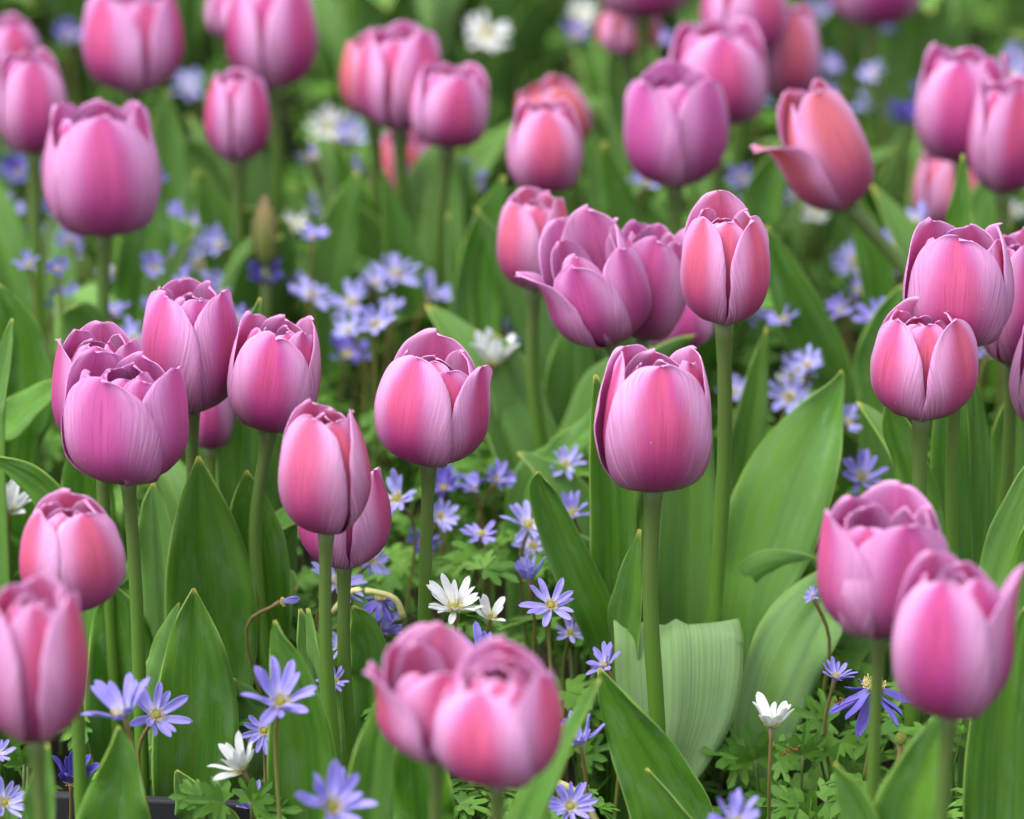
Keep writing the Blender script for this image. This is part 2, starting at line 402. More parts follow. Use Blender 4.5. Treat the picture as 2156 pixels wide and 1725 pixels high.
# picture boxes (x0, x1, top, bottom) of each bloom
TUL = {
 'A': dict(cool=0.6, box=(128, 398, 733, 1025), rot=-18, k=.16, extra=4, flame=.45, z=.20, fx=12, label="large wide open mauve tulip with ruffled inner petals, lower of a touching pair", pet={'o1': dict(lean=.10, L=1.05, th=72), 'i0': dict(th=30, W=.75), 'i2': dict(th=-62)}),
 'A2': dict(cool=0.3, box=(108, 312, 676, 945), rot=-62, k=.2, flame=.8, z=.20, fx=10, label="mauve tulip half hidden directly behind the large wide open bloom"),
 'B': dict(cool=0.3, box=(295, 508, 585, 873), rot=-40, k=.26, extra=3, flame=.75, fx=-10, label="upright mauve tulip with one pointed outer petal, behind the wide open pair", pet={'o1': dict(lean=.12, L=1.06, th=62)}),
 'C': dict(box=(478, 676, 655, 912), rot=-4, k=.22, flame=.75, tilt=7, fx=-24, label="deep pink tulip leaning right behind the narrow closed peach tulip"),
 'C2': dict(box=(392, 492, 800, 945), rot=10, flame=.3, fx=20, D=1.95, label="small dark pink tulip peeping out low between two larger blooms"),
 'D': dict(warm=0.3, box=(585, 782, 840, 1126), rot=-25, k=.40, extra=3, flame=.8, fx=18, label="tall narrow closed tulip in pale peach pink, with tightly furled tips"),
 'E': dict(warm=0.1, box=(625, 825, 955, 1200), rot=-50, k=.3, flame=.5, fx=8, D=1.80, label="rose tulip tucked behind the narrow peach tulip, slit between its petals"),
 'F': dict(box=(787, 1037, 692, 985), rot=-30, k=.30, flame=1.0, fx=-22, tilt=3, extra=1, label="magenta tulip with a tall peaked back petal, standing alone above blue anemones", pet={'o0': dict(L=1.10, W=.90, k=.36), 'o1': dict(th=62, W=.8, L=.98, lean=.16, k=.22), 'o2': dict(th=178, L=1.1, k=.30, W=1.0), 'i0': dict(th=25, L=.86), 'i1': dict(th=120, L=.95, lean=.1)}),
 'G': dict(box=(1250, 1500, 725, 1037), rot=2, k=.24, flame=1.15, fx=22, stem=17, label="magenta tulip with one broad coral flamed front petal, above the folded leaf", pet={'o0': dict(W=1.08, L=1.06, k=.36), 'i0': dict(th=72, L=1.0, lean=.05), 'i2': dict(th=-76, L=1.08, lean=.02, W=.7), 'o1': dict(th=118, L=1.03, lean=.06), 'o2': dict(th=-135, L=1.0)}),
 'H': dict(warm=0.3, box=(1432, 1622, 400, 685), rot=58, k=.30, flame=1.2, z=.25, fx=-12, stem=16, label="tall pink tulip with coral streaked petals parted over a dark slit", pet={'o1': dict(L=1.14, th=190, k=.2), 'o0': dict(th=50, W=.84, tw=-.03, k=.32), 'o2': dict(th=-46, W=.84, tw=.03, k=.32), 'i2': dict(th=2, W=.8, L=.95, k=.45)}),
 'I': dict(cool=.4, box=(1083, 1372, 430, 734), rot=-35, k=.02, extra=2, flame=.45, z=.21, fx=30, tilt=-15, label="wide open mauve tulip with spread scalloped petals, in the tight cluster", pet={'o0': dict(th=-70, lean=.42, W=.92, L=.92, k=.0), 'o1': dict(th=52, W=.86, L=.80, k=.16), 'i0': dict(th=-16, L=.80, W=.85, k=.05, rs=.97), 'i1': dict(th=165, L=1.22, k=.10, W=1.1), 'o2': dict(th=-150, L=1.16, k=.12), 'i2': dict(th=105, L=1.05)}),
 'I2': dict(cool=0.4, box=(1280, 1458, 462, 718), rot=-10, k=.10, flame=.7, z=.205, fx=-12, tilt=8, label="magenta tulip with pale greenish base, pressed between the open bloom and coral streaked one"),
 'I3': dict(box=(1345, 1502, 590, 740), rot=20, flame=.2, z=.20, fx=10, D=2.06, label="dark rose tulip low under the tight cluster, mostly hidden"),
 'J': dict(warm=0.35, box=(1046, 1204, 393, 612), rot=-45, k=.22, flame=1.25, fx=55, label="soft coral tulip behind the left of the tight cluster"),
 'K': dict(warm=0.25, box=(1066, 1228, 205, 408), rot=6, k=.36, flame=1.2, fx=20, label="narrow closed pink tulip with red flame, in front of a faded orange bloom"),
 'K2': dict(warm=0.85, box=(1085, 1248, 158, 330), rot=40, k=.3, flame=2.2, tilt=-14, fx=30, z=.17, label="faded orange tulip leaning behind the narrow red flamed one"),
 'L': dict(cool=0.7, box=(1313, 1535, 126, 397), rot=-50, k=.14, flame=.35, stem=15, label="large purple pink tulip with flared pointed tips, above the tight cluster", pet={'o0': dict(lean=.1, L=1.05), 'o1': dict(th=52, L=1.0)}),
 'M': dict(box=(1402, 1616, 38, 268), rot=5, k=.24, flame=.8, fx=-10, label="mauve tulip with white highlights, just behind the purple flared tulip"),
 'M2': dict(box=(1475, 1660, -90, 122), rot=35, k=.28, flame=.9, label="blurred rose tulip cut by the top edge, above the mauve pair", z=.22),
 'M3': dict(warm=0.55, box=(1590, 1728, 5, 208), rot=10, k=.3, flame=2.0, z=.19, label="brick red tulip in shade, behind the mauve tulips near the top"),
 'N': dict(warm=0.62, box=(1580, 1840, 165, 446), rot=14, k=.24, flame=1.3, tilt=-24, nod=0, fx=75, bend=55, z=.22, stem=15, label="drooping salmon tulip with one loose petal fallen open on a bent stem", pet={'o2': dict(th=-50, lean=.72, L=.92, W=.85, k=.0, rho=1.3, ex=3.0, rs=1.06), 'o0': dict(th=34, W=1.15), 'i2': dict(th=-150), 'i0': dict(th=60)}),
 'O': dict(box=(1926, 2131, 90, 345), rot=-12, k=.26, flame=.8, label="plum pink tulip with one thin petal standing off its right shoulder", pet={'o1': dict(th=84, lean=.16, L=1.04, W=.7)}),
 'O2': dict(box=(2036, 2200, 158, 406), rot=20, k=.26, flame=.9, label="rose tulip behind the plum pink one, cut by the right edge"),
 'O3': dict(warm=0.6, box=(1920, 2074, 308, 480), rot=20, k=.28, flame=1.6, D=2.40, label="coral tulip low under the plum pink one, crossed by a leaf tip"),
 'P': dict(cool=0.2, box=(1900, 2136, 457, 733), rot=-14, k=.20, flame=1.25, z=.245, fx=20, extra=2, label="bright pink tulip with a salmon fan on its front petal, above the parted one", pet={'o0': dict(W=1.08, L=1.12, k=.30), 'i0': dict(th=62, lean=.08)}),
 'P2': dict(box=(2056, 2215, 478, 768), rot=30, k=.28, flame=.5, fx=-30, z=.21, label="shaded pink tulip behind the salmon fanned one, cut by the right edge"),
 'Q': dict(warm=0.2, box=(1832, 2060, 625, 888), rot=56, k=.30, flame=1.1, z=.22, fx=6, stem=16, label="crisp pink tulip with two front petals meeting in a seam over a dark notch", pet={'o0': dict(th=48, W=.90, tw=-.02), 'o2': dict(th=-52, W=.88, k=.36, tw=.04), 'i2': dict(th=0, W=.8, L=.97, k=.4), 'o1': dict(th=178, L=1.06, k=.42)}),
 'Rr': dict(box=(2124, 2340, 655, 915), rot=0, k=.3, flame=.5, z=.19, label="sliver of pink tulip at the right edge beside the seamed tulip"),
 'S': dict(cool=0.3, box=(1720, 2002, 1013, 1350), rot=35, k=.12, extra=4, flame=.7, fx=0, label="blurred wide open mauve tulip in front, with many folded petals", pet={'o2': dict(th=-70, lean=.1), 'o0': dict(th=20), 'i2': dict(rs=.82)}),
 'T': dict(box=(1877, 2160, 1160, 1518), rot=-20, k=.26, extra=2, flame=.7, fx=0, stem=16, label="big blurred pink tulip in front with a pointed petal at its right", pet={'o1': dict(th=80, lean=.2, L=1.10, k=.1)}),
 'U1': dict(warm=0.2, box=(765, 1060, 1310, 1612), rot=-55, k=-.05, flame=1.1, fx=60, z=.195, label="blurred open tulip in front, its left petal spread wide, twin of a fuller bloom", pet={'o0': dict(th=-66, lean=.20, L=.98, W=1.0), 'o1': dict(th=48, L=1.0, W=.9, k=.2), 'i1': dict(th=178, L=1.1), 'o2': dict(th=-170, L=1.08)}),
 'U2': dict(warm=0.15, box=(915, 1186, 1342, 1666), rot=-14, k=.26, extra=4, flame=.9, fx=-4, stem=15, label="blurred full pink tulip in front, overlapping the spread open twin", pet={'o0': dict(L=.86, W=.95), 'o1': dict(th=70, L=.98), 'o2': dict(th=170, L=1.12), 'i0': dict(th=35, L=.82)}),
 'V': dict(warm=0.22, box=(40, 265, 1028, 1296), rot=64, k=.34, flame=1.1, z=.185, fx=6, label="pink and coral tulip with a torn looking seam, upper of two at the left edge", pet={'o0': dict(th=40), 'o2': dict(th=-58, W=1.05)}),
 'W': dict(warm=0.15, box=(-40, 186, 1205, 1567), rot=52, k=.22, flame=1.0, fx=0, stem=15, label="blurred pink tulip cut by the left edge, nearest of all there", pet={'o0': dict(th=76, lean=.05), 'i2': dict(th=20)}),
 'X': dict(cool=0.25, box=(88, 340, 208, 500), rot=4, k=.20, flame=.8, stem=14, fx=0, label="rounded magenta tulip with pale rimmed front petal and a spike at its right", pet={'o0': dict(W=1.08, L=1.07, k=.32), 'i0': dict(th=70, L=1.12, lean=.06, W=.75), 'o2': dict(th=-100)}),
 'Y': dict(box=(-12, 142, 100, 324), rot=15, k=.3, flame=.7, label="blurred mauve tulip at the left edge above the rounded magenta one"),
 'Y2': dict(box=(-70, 88, 28, 180), rot=30, k=.3, flame=1.2, label="blurred red pink tulip behind the mauve one at the left edge", z=.19),
 'Z': dict(cool=0.2, box=(172, 388, -45, 198), rot=-35, k=.2, flame=.9, label="blurred magenta tulip at the top edge with a flat dark base"),
 'AA': dict(box=(476, 668, -62, 190), rot=50, k=.24, flame=.6, label="blurred pink tulip at the top edge with two pale front petals"),
 'AA2': dict(box=(432, 560, -40, 86), rot=30, k=.3, flame=.5, label="sliver of pale pink tulip behind the two petalled bloom at the top", z=.21),
 'AB': dict(box=(430, 570, 145, 342), rot=60, k=.34, flame=.9, z=.19, label="small blurred rose tulip below the pair at the top edge"),
 'AC': dict(box=(752, 934, 44, 276), rot=50, k=.26, flame=.9, fx=50, label="blurred pink tulip with red cheeks, taller of the joined pair with crossing stems"),
 'AC1': dict(warm=0.8, box=(716, 850, 62, 250), rot=-60, k=.26, flame=2.2, z=.20, label="blurred orange brown tulip edge behind the red cheeked one"),
 'AD': dict(box=(862, 1030, 130, 312), rot=18, k=.22, flame=.9, tilt=6, fx=-18, label="rosy tulip with a dark red front petal leaning on the red cheeked one"),
 'AE': dict(warm=0.7, box=(778, 940, 268, 450), rot=-45, k=.26, flame=1.8, D=2.42, label="blurred coral tulip low behind two crossing stems"),
 'AF': dict(box=(1250, 1462, -190, 38), rot=10, k=.2, flame=.5, label="underside of a blurred tulip at the top edge over a coral one"),
 'AF2': dict(warm=0.55, box=(1256, 1392, 0, 118), rot=40, k=.3, flame=1.8, z=.17, label="blurred coral red tulip under a bloom cut by the top edge"),
 'AG': dict(box=(1735, 1946, -190, 54), rot=20, k=.2, flame=.5, label="underside of a blurred tulip cut by the top edge at the right"),
}
TULIP_GROUP = "pink tulips flowering in the bed"
for key, t in TUL.items():
    t.setdefault('group', TULIP_GROUP); build_tulip(t)

# ------------------------------------------------------------------ tulip leaves
LN, LU = 36, 13
def leaf_mesh(C, W, S, N, cup, fold, wave, ph, foot, root, tone, seed, pleat=.02):
    u = np.linspace(-1, 1, LU)[None, :]; s = np.linspace(0, 1, len(C))[:, None]
    w = W[:, None]
    lat = S[:, None, :] * (u * w)[..., None]
    off = cup * w * np.abs(u) ** 1.7 + fold * w * np.abs(u) + wave * (np.sin(s * 9 + ph + u * 1.2) * np.abs(u) ** 2 + .5 * np.sin(s * 21 + ph * 2) * np.abs(u) ** 4 * np.sign(u)) * np.minimum(w, .02)
    off = off - .10 * w * np.exp(-(u / .08) ** 2) + pleat * w * np.cos(u * 10 + ph) * np.sin(np.pi * s) + .03 * np.minimum(w, .02) * np.sin(s * 13 + ph + 2.5 * u)
    G = C[:, None, :] + lat + N[:, None, :] * off[..., None]
    V, F, uv, mi = shell(G - foot, .0009, -1.0)
    o = mesh_obj("leaf", V, F, uv, [M_LEAF], root)
    o['tone'] = float(tone); o['seed'] = seed
    return o
def leaf_px(owner, D, pts, cup=.35, fold=0.0, yaw=0, tone=.3, wave=.24, ground=True, lat=None):
    """pts from the base to the tip: (x, y, half width[, push in D])"""
    t = TUL[owner]; rg = random.Random(len(pts) * 977 + int(pts[0][0] * 13 + pts[-1][1] * 7))
    q = [P(p[0], p[1], D + (p[3] if len(p) > 3 else 0)) for p in pts]; m = mpp(q[len(q) // 2]); cy = math.cos(rad(yaw))
    hw = [p[2] * m / max(cy, .25) for p in pts]
    if ground and q[0][2] > .004:
        q.insert(0, np.array([q[0][0], q[0][1], -.006])); hw.insert(0, min(hw[0], .014))
    A = catmull(np.concatenate([np.array(q), np.array(hw)[:, None]], 1), LN)
    C, W = A[:, :3], np.maximum(A[:, 3], .0004)
    T = np.gradient(C, axis=0); T /= np.linalg.norm(T, axis=1, keepdims=True)
    Vw = CAMP - C; S = np.cross(T, Vw)
    if lat is not None:
        S = np.array(lat) * np.ones((LN, 1)); S = S - T * np.sum(S * T, axis=1, keepdims=True)
    S /= np.linalg.norm(S, axis=1, keepdims=True)
    for i in range(1, len(S)):
        if np.dot(S[i], S[i - 1]) < 0: S[i] = -S[i]
    N = np.cross(S, T)
    a = rad(yaw); S, N = S * math.cos(a) + N * math.sin(a), N * math.cos(a) - S * math.sin(a)
    return leaf_mesh(C, W, S, N, cup, fold, wave, rg.uniform(0, 6), t['foot'], t['root'], tone, rg.uniform(0, 60), .02 if lat is None else 0.0)
def leaf_world(root, foot, az, h, reach, hw, bend, cup=.5, tone=.3, seed=0.0, start=.005, twist=0.0):
    s = np.linspace(0, 1, LN); out = np.array([math.sin(az), -math.cos(az), 0])
    C = foot + out * (start + reach * s ** 1.7)[:, None] + np.array([0, 0, 1.]) * (h * (s - bend * s ** 3.2) / (1 - bend * .55))[:, None]
    W = hw * (np.minimum(.45 + 1.6 * s, 1) ** 1.0) * np.maximum(1 - ((s - .35).clip(0) / .65) ** 2.1, 0) ** .8
    W = np.maximum(W, .0004)
    T = np.gradient(C, axis=0); T /= np.linalg.norm(T, axis=1, keepdims=True)
    S0 = np.array([math.cos(az), math.sin(az), 0]) * np.ones((LN, 1)); N0 = np.cross(S0, T)
    a = twist * s[:, None]; S = S0 * np.cos(a) + N0 * np.sin(a); N = np.cross(S, T)
    sg = 1.0 if np.dot(N[LN // 3], -out) > 0 else -1.0
    return leaf_mesh(C, W, S, N * sg, cup, 0.0, .14, seed, foot, root, tone, seed)

LEAVES = [
 # owner, D, points base -> tip, options
 ('A', 1.87, [(452, 1560, 40), (448, 1440, 82), (446, 1300, 97), (436, 1170, 84), (424, 1050, 46), (418, 962, 2)], dict(cup=.30, tone=.15)),
 ('A', 1.90, [(350, 1500, 40), (345, 1300, 50), (335, 1150, 42), (328, 1075, 28), (322, 1018, 2)], dict(cup=.2, yaw=25, tone=.75)),
 ('B', 1.885, [(560, 1420, 40), (556, 1280, 56), (540, 1150, 62), (526, 1060, 40), (517, 992, 2)], dict(cup=.25, tone=.0)),
 ('V', 1.80, [(398, 1800, 50), (408, 1640, 84), (414, 1500, 88), (412, 1380, 66), (408, 1300, 36), (408, 1240, 2)], dict(cup=.30, tone=.12)),
 ('V', 1.85, [(262, 1680, 50), (262, 1500, 82), (258, 1380, 72), (246, 1290, 50), (232, 1225, 2)], dict(cup=.25, tone=.05)),
 ('A', 1.82, [(330, 1480, 30), (345, 1390, 34), (358, 1320, 20), (377, 1270, 2)], dict(cup=-.2, yaw=25, tone=.65)),
 ('V', 1.84, [(500, 1660, 60), (512, 1560, 62), (508, 1480, 45), (490, 1430, 3)], dict(cup=.2, tone=.7)),
 ('W', 1.64, [(232, 1850, 70), (240, 1725, 76), (250, 1640, 50), (255, 1580, 28), (252, 1530, 2)], dict(cup=.3, tone=.2)),
 ('W', 1.60, [(88, 1900, 40), (88, 1725, 34), (92, 1650, 25), (98, 1568, 2)], dict(cup=.35, yaw=30, tone=.25)),
 ('V', 1.75, [(460, 1760, 60), (430, 1700, 52), (398, 1660, 26), (370, 1624, 2)], dict(cup=.4, yaw=35, tone=.55)),
 ('D', 1.70, [(642, 1860, 60), (645, 1725, 70), (640, 1560, 66), (612, 1420, 40), (586, 1350, 18), (578, 1308, 2)], dict(cup=.3, yaw=15, tone=.15)),
 ('E', 1.79, [(690, 1640, 36), (680, 1480, 40), (655, 1370, 30), (632, 1283, 2)], dict(cup=.3, tone=.5)),
 ('E', 1.77, [(700, 1560, 10), (680, 1440, 11), (662, 1360, 9), (648, 1283, 2)], dict(cup=.2, yaw=65, tone=.7)),
 ('E', 1.82, [(775, 1500, 40), (780, 1400, 40), (765, 1320, 30), (742, 1278, 2)], dict(cup=.2, tone=.1)),
 ('U1', 1.61, [(768, 1860, 55), (774, 1725, 55), (786, 1610, 45), (800, 1520, 28), (812, 1440, 3)], dict(cup=.3, tone=.25)),
 ('U1', 1.66, [(900, 1800, 60), (890, 1700, 66), (880, 1600, 55), (870, 1500, 20)], dict(cup=.2, tone=.0)),
 ('F', 1.86, [(1310, 1520, 34), (1268, 1330, 42), (1205, 1190, 44), (1158, 1080, 34), (1136, 1025, 22), (1134, 994, 2)], dict(cup=.15, tone=.1)),
 ('G', 1.87, [(1292, 1480, 40), (1290, 1300, 48), (1292, 1120, 48), (1282, 960, 40), (1266, 860, 22), (1254, 790, 2)], dict(cup=.4, tone=.10)),
 ('G', 1.84, [(1322, 1480, 30), (1318, 1330, 34), (1328, 1230, 26), (1345, 1115, 2)], dict(cup=.2, yaw=30, tone=.25)),
 ('H', 1.93, [(1446, 1500, 50), (1444, 1320, 66), (1446, 1150, 66), (1450, 1000, 56), (1462, 900, 34), (1472, 830, 2)], dict(cup=.2, tone=.55)),
 ('H', 1.93, [(1552, 1500, 30, -.02), (1572, 1300, 62, -.01), (1622, 1130, 98, .01), (1676, 980, 92, .03), (1728, 880, 52, .045), (1762, 815, 17, .05), (1774, 782, 2, .05)], dict(cup=.28, tone=.25, yaw=8)),
 ('H', 2.05, [(1520, 1420, 40), (1545, 1200, 50), (1562, 1000, 44), (1592, 820, 26), (1612, 690, 2)], dict(cup=.2, tone=.45)),
 ('N', 2.15, [(1800, 1180, 40), (1792, 960, 44), (1750, 790, 52), (1690, 660, 48), (1640, 550, 30), (1612, 478, 3)], dict(cup=.2, yaw=20, tone=.12)),
 ('G', 1.86, [(1420, 1700, 40, .0), (1422, 1560, 84, .012), (1424, 1420, 120, .022), (1424, 1340, 132, .018), (1424, 1318, 136, .004), (1427, 1334, 139, -.016), (1430, 1400, 137, -.026), (1428, 1490, 124, -.032), (1416, 1570, 96, -.036), (1404, 1640, 56, -.036), (1396, 1690, 3, -.034)], dict(cup=-.03, tone=1.6, wave=.20, lat=(1, .16, -.035))),
 ('G', 1.72, [(1440, 1900, 90), (1424, 1740, 88), (1384, 1640, 74), (1334, 1550, 56), (1290, 1470, 30), (1262, 1408, 2)], dict(cup=.30, yaw=10, tone=.05)),
 ('U2', 1.60, [(1080, 1860, 30), (1110, 1725, 30), (1170, 1600, 26), (1225, 1500, 16), (1262, 1430, 2)], dict(cup=.3, yaw=45, tone=.35)),
 ('U2', 1.62, [(1130, 1880, 22), (1136, 1760, 22), (1146, 1680, 14), (1158, 1610, 2)], dict(cup=.3, yaw=40, tone=.25)),
 ('S', 1.93, [(1500, 1420, 30), (1540, 1300, 42), (1610, 1225, 40), (1690, 1200, 30), (1760, 1225, 3)], dict(cup=-.35, yaw=-40, tone=.15)),
 ('S', 1.85, [(1570, 1760, 36, -.01), (1590, 1600, 58, 0), (1622, 1480, 76, .015), (1664, 1370, 82, .035), (1712, 1285, 66, .06), (1765, 1235, 42, .08), (1812, 1228, 3, .09)], dict(cup=.12, tone=1.15, yaw=-14, wave=.3)),
 ('S', 1.93, [(1720, 1560, 60), (1740, 1460, 70), (1775, 1390, 62), (1815, 1340, 40), (1860, 1300, 3)], dict(cup=.1, tone=1.0)),
 ('S', 1.97, [(1720, 1420, 20), (1700, 1290, 16), (1680, 1215, 9), (1672, 1180, 2)], dict(cup=.2, yaw=40, tone=.6)),
 ('Q', 1.87, [(1952, 1300, 40), (1950, 1120, 44), (1925, 1000, 40), (1890, 900, 30), (1868, 840, 3)], dict(cup=.2, yaw=20, tone=.25)),
 ('Q', 1.90, [(2010, 1320, 40), (2005, 1120, 40), (2000, 950, 40), (2004, 840, 30), (2010, 760, 3)], dict(cup=.25, tone=.2)),
 ('P', 1.92, [(2050, 1320, 30), (2052, 1120, 32), (2055, 950, 30), (2052, 850, 18), (2040, 780, 2)], dict(cup=.25, tone=.35)),
 ('P', 1.95, [(2110, 1300, 40), (2112, 1100, 44), (2120, 950, 40), (2135, 850, 20), (2145, 800, 2)], dict(cup=.25, tone=.45)),
 ('Rr', 1.82, [(2060, 1420, 30), (2085, 1260, 40), (2125, 1130, 38), (2160, 1030, 26), (2190, 940, 2)], dict(cup=.25, yaw=20, tone=.5)),
 ('Rr', 1.79, [(2120, 1440, 30), (2140, 1280, 36), (2170, 1150, 30), (2200, 1040, 2)], dict(cup=.2, tone=.2)),
 ('T', 1.70, [(2100, 1900, 60), (2106, 1725, 76), (2110, 1580, 74), (2126, 1440, 60), (2150, 1320, 20), (2160, 1280, 2)], dict(cup=.25, tone=.2)),
 ('T', 1.58, [(1905, 1900, 60), (1912, 1725, 66), (1946, 1620, 50), (1988, 1520, 24), (2010, 1470, 2)], dict(cup=.3, tone=.22, yaw=15)),
 ('S', 1.58, [(1846, 1860, 40), (1818, 1725, 34), (1786, 1660, 22), (1756, 1608, 2)], dict(cup=.3, yaw=35, tone=.35)),
 ('S', 1.70, [(1520, 1900, 8), (1470, 1760, 8), (1420, 1690, 6), (1360, 1620, 2)], dict(cup=.2, yaw=50, tone=.35)),
 # left edge
 ('A2', 2.02, [(20, 1000, 60), (30, 860, 80), (34, 740, 66), (18, 660, 40), (-6, 600, 3)], dict(cup=.2, tone=.05)),
 ('A2', 1.92, [(-20, 980, 30), (-6, 830, 24), (12, 740, 14), (26, 672, 2)], dict(cup=.2, yaw=30, tone=.5)),
 ('A2', 1.98, [(-40, 960, 40), (20, 890, 36), (80, 840, 30), (140, 805, 3)], dict(cup=.3, yaw=30, tone=.3)),
 ('A2', 1.88, [(170, 1160, 30), (120, 1060, 30), (60, 1000, 24), (-30, 960, 3)], dict(cup=.3, yaw=30, tone=.3)),
 ('A2', 1.93, [(190, 1220, 46), (188, 1080, 56), (178, 990, 46), (170, 900, 4)], dict(cup=.2, tone=.0)),
 ('B', 1.95, [(505, 1120, 40), (500, 960, 44), (510, 800, 36), (530, 700, 18), (548, 628, 2)], dict(cup=.2, tone=.3)),
 ('C', 1.97, [(586, 1160, 40), (596, 1020, 44), (590, 930, 30), (585, 860, 3)], dict(cup=.2, tone=.55)),
 # middle distance
 ('J', 2.10, [(1130, 1120, 40), (1118, 960, 56), (1092, 840, 58), (1062, 760, 40), (1040, 705, 3)], dict(cup=.12, tone=.95)),
 ('I', 2.12, [(1190, 1080, 50), (1196, 900, 54), (1206, 760, 48), (1214, 640, 3)], dict(cup=.15, tone=.5)),
 ('I', 2.03, [(1100, 1060, 30), (1180, 960, 32), (1240, 900, 26), (1300, 840, 3)], dict(cup=.2, yaw=25, tone=.3)),
 ('J', 2.22, [(1000, 900, 40), (1000, 700, 50), (1012, 560, 46), (1036, 450, 30), (1060, 370, 3)], dict(cup=.2, tone=.1)),
 ('AD', 2.22, [(985, 880, 16), (980, 700, 20), (962, 560, 18), (944, 450, 2)], dict(cup=.2, tone=.6)),
 ('AC', 2.28, [(690, 900, 40), (690, 700, 48), (700, 560, 46), (724, 450, 34), (752, 360, 3)], dict(cup=.2, tone=.4)),
 ('AE', 2.3, [(880, 820, 36), (870, 650, 44), (845, 520, 36), (815, 400, 12), (806, 360, 2)], dict(cup=.2, tone=.2)),
 ('AB', 2.34, [(490, 700, 46), (482, 560, 50), (450, 450, 36), (414, 360, 3)], dict(cup=.2, tone=.2)),
 ('X', 2.4, [(350, 640, 40), (356, 420, 42), (352, 280, 34), (350, 190, 3)], dict(cup=.2, tone=.65)),
 ('X', 2.25, [(280, 760, 50), (300, 560, 56), (310, 440, 44), (322, 340, 3)], dict(cup=.2, tone=.3)),
 ('L', 2.3, [(1340, 760, 46), (1330, 560, 50), (1300, 420, 36), (1272, 300, 3)], dict(cup=.2, tone=.15)),
 ('N', 2.3, [(1580, 640, 40), (1590, 480, 44), (1620, 380, 36), (1660, 290, 3)], dict(cup=.2, tone=.3)),
 ('N', 2.22, [(1860, 760, 30), (1850, 600, 36), (1826, 500, 30), (1800, 400, 3)], dict(cup=.2, tone=.15)),
 ('O3', 2.13, [(2010, 640, 40), (2020, 500, 34), (2026, 420, 20), (2028, 326, 2)], dict(cup=.3, yaw=20, tone=.15)),
 ('Q', 2.1, [(1850, 900, 40), (1846, 780, 50), (1870, 680, 36), (1900, 600, 3)], dict(cup=.2, tone=.4)),
]
for owner, D, pts, op in LEAVES: leaf_px(owner, D, pts, **op)
# every bloom of the rear rows has its own basal leaves
for key in ['J', 'K', 'K2', 'L', 'M', 'M2', 'M3', 'N', 'O', 'O2', 'O3', 'X', 'Y', 'Y2', 'Z', 'AA', 'AA2', 'AB', 'AC', 'AC1', 'AD', 'AE', 'AF', 'AF2', 'AG', 'P2', 'I2', 'C2']:
    t = TUL[key]; rg = random.Random(hash_(key))
    for i in range(4):
        leaf_world(t['root'], t['foot'], rg.uniform(0, 6.28), rg.uniform(.13, .215), rg.uniform(.03, .08), rg.uniform(.016, .026), rg.uniform(0, .45), tone=rg.uniform(.15, 1.0), seed=rg.uniform(0, 60), twist=rg.uniform(-.6, .6))
# tulips farther back: only their leaves and stems reach into the picture
def copy_tree(src, loc, rz, sc, label, group):
    r = src.copy(); COL.objects.link(r); r.location = loc; r.rotation_euler = (0, 0, rz); r.scale = (sc, sc, sc)
    r['label'] = label; r['group'] = group
    for ch in src.children:
        c = ch.copy(); COL.objects.link(c); c.parent = r
        if 'tone' in c: c['tone'] = random.uniform(.35, 1.2)
        if 'seed' in c: c['seed'] = random.uniform(0, 60)
    return r
protos = [TUL[k]['root'] for k in ('M', 'O', 'Z', 'AA', 'AC', 'AD')]
n_back = 0; spots = []
for _ in range(4000):
    if n_back >= 125: break
    D = random.uniform(2.68, 3.9); x = random.uniform(-1, 1) * (.16 * D + .28)
    if any((x - a) ** 2 + (D - b) ** 2 < .0048 for a, b in spots): continue
    spots.append((x, D)); n_back += 1
    copy_tree(random.choice(protos), (x, D, 0), random.uniform(0, 6.28), random.uniform(1.0, 1.15), "blurred green tulip plant in the rear rows, its bloom above the top edge", "tulips in the rear rows")

# ------------------------------------------------------------------ anemones
def floret_mesh(kind, var):
    rg = random.Random(var * 31 + 5); nv, nu = 12, 7
    s = np.linspace(0, 1, nv)[:, None]; u = np.linspace(-1, 1, nu)[None, :]
    w = .108 * (.45 + .75 * np.sin(np.minimum(s / .62, 1) * math.pi / 2)) * np.maximum(1 - ((s - .55).clip(0) / .45) ** 2.6, .0) ** .55
    w = np.maximum(w, .006) * rg.uniform(.88, 1.12)
    cur = rg.uniform(-.10, .14)
    X = s + 0 * u; Y = w * u + rg.uniform(-.05, .05) * s ** 2; Z = cur * s ** 2 + .35 * w * u ** 2 - .02 * np.exp(-(u / .25) ** 2) + .02 * np.sin(s * 8 + var)
    V, F, uv, mi = shell(np.stack([X, Y, Z], -1), .010)
    return mesh_obj("petal", V, F, uv, [FLORET[kind]], data_only=True)
FM = {k: [floret_mesh(k, i) for i in range(4)] for k in FLORET}
def ball(c, r, nu=10, nv=6, sz=1.0):
    V, F = [], []
    for i in range(nv + 1):
        p = math.pi * i / nv
        for j in range(nu):
            a = 2 * math.pi * j / nu; V.append((c[0] + r * math.sin(p) * math.cos(a), c[1] + r * math.sin(p) * math.sin(a), c[2] + r * sz * math.cos(p)))
    for i in range(nv):
        for j in range(nu): F.append((i * nu + j, (i + 1) * nu + j, (i + 1) * nu + (j + 1) % nu, i * nu + (j + 1) % nu))
    return V, F
def join(parts):
    V, F = [], []
    for v, f in parts:
        n = len(V); V += [tuple(x) for x in v]; F += [tuple(i + n for i in q) for q in f]
    return V, F
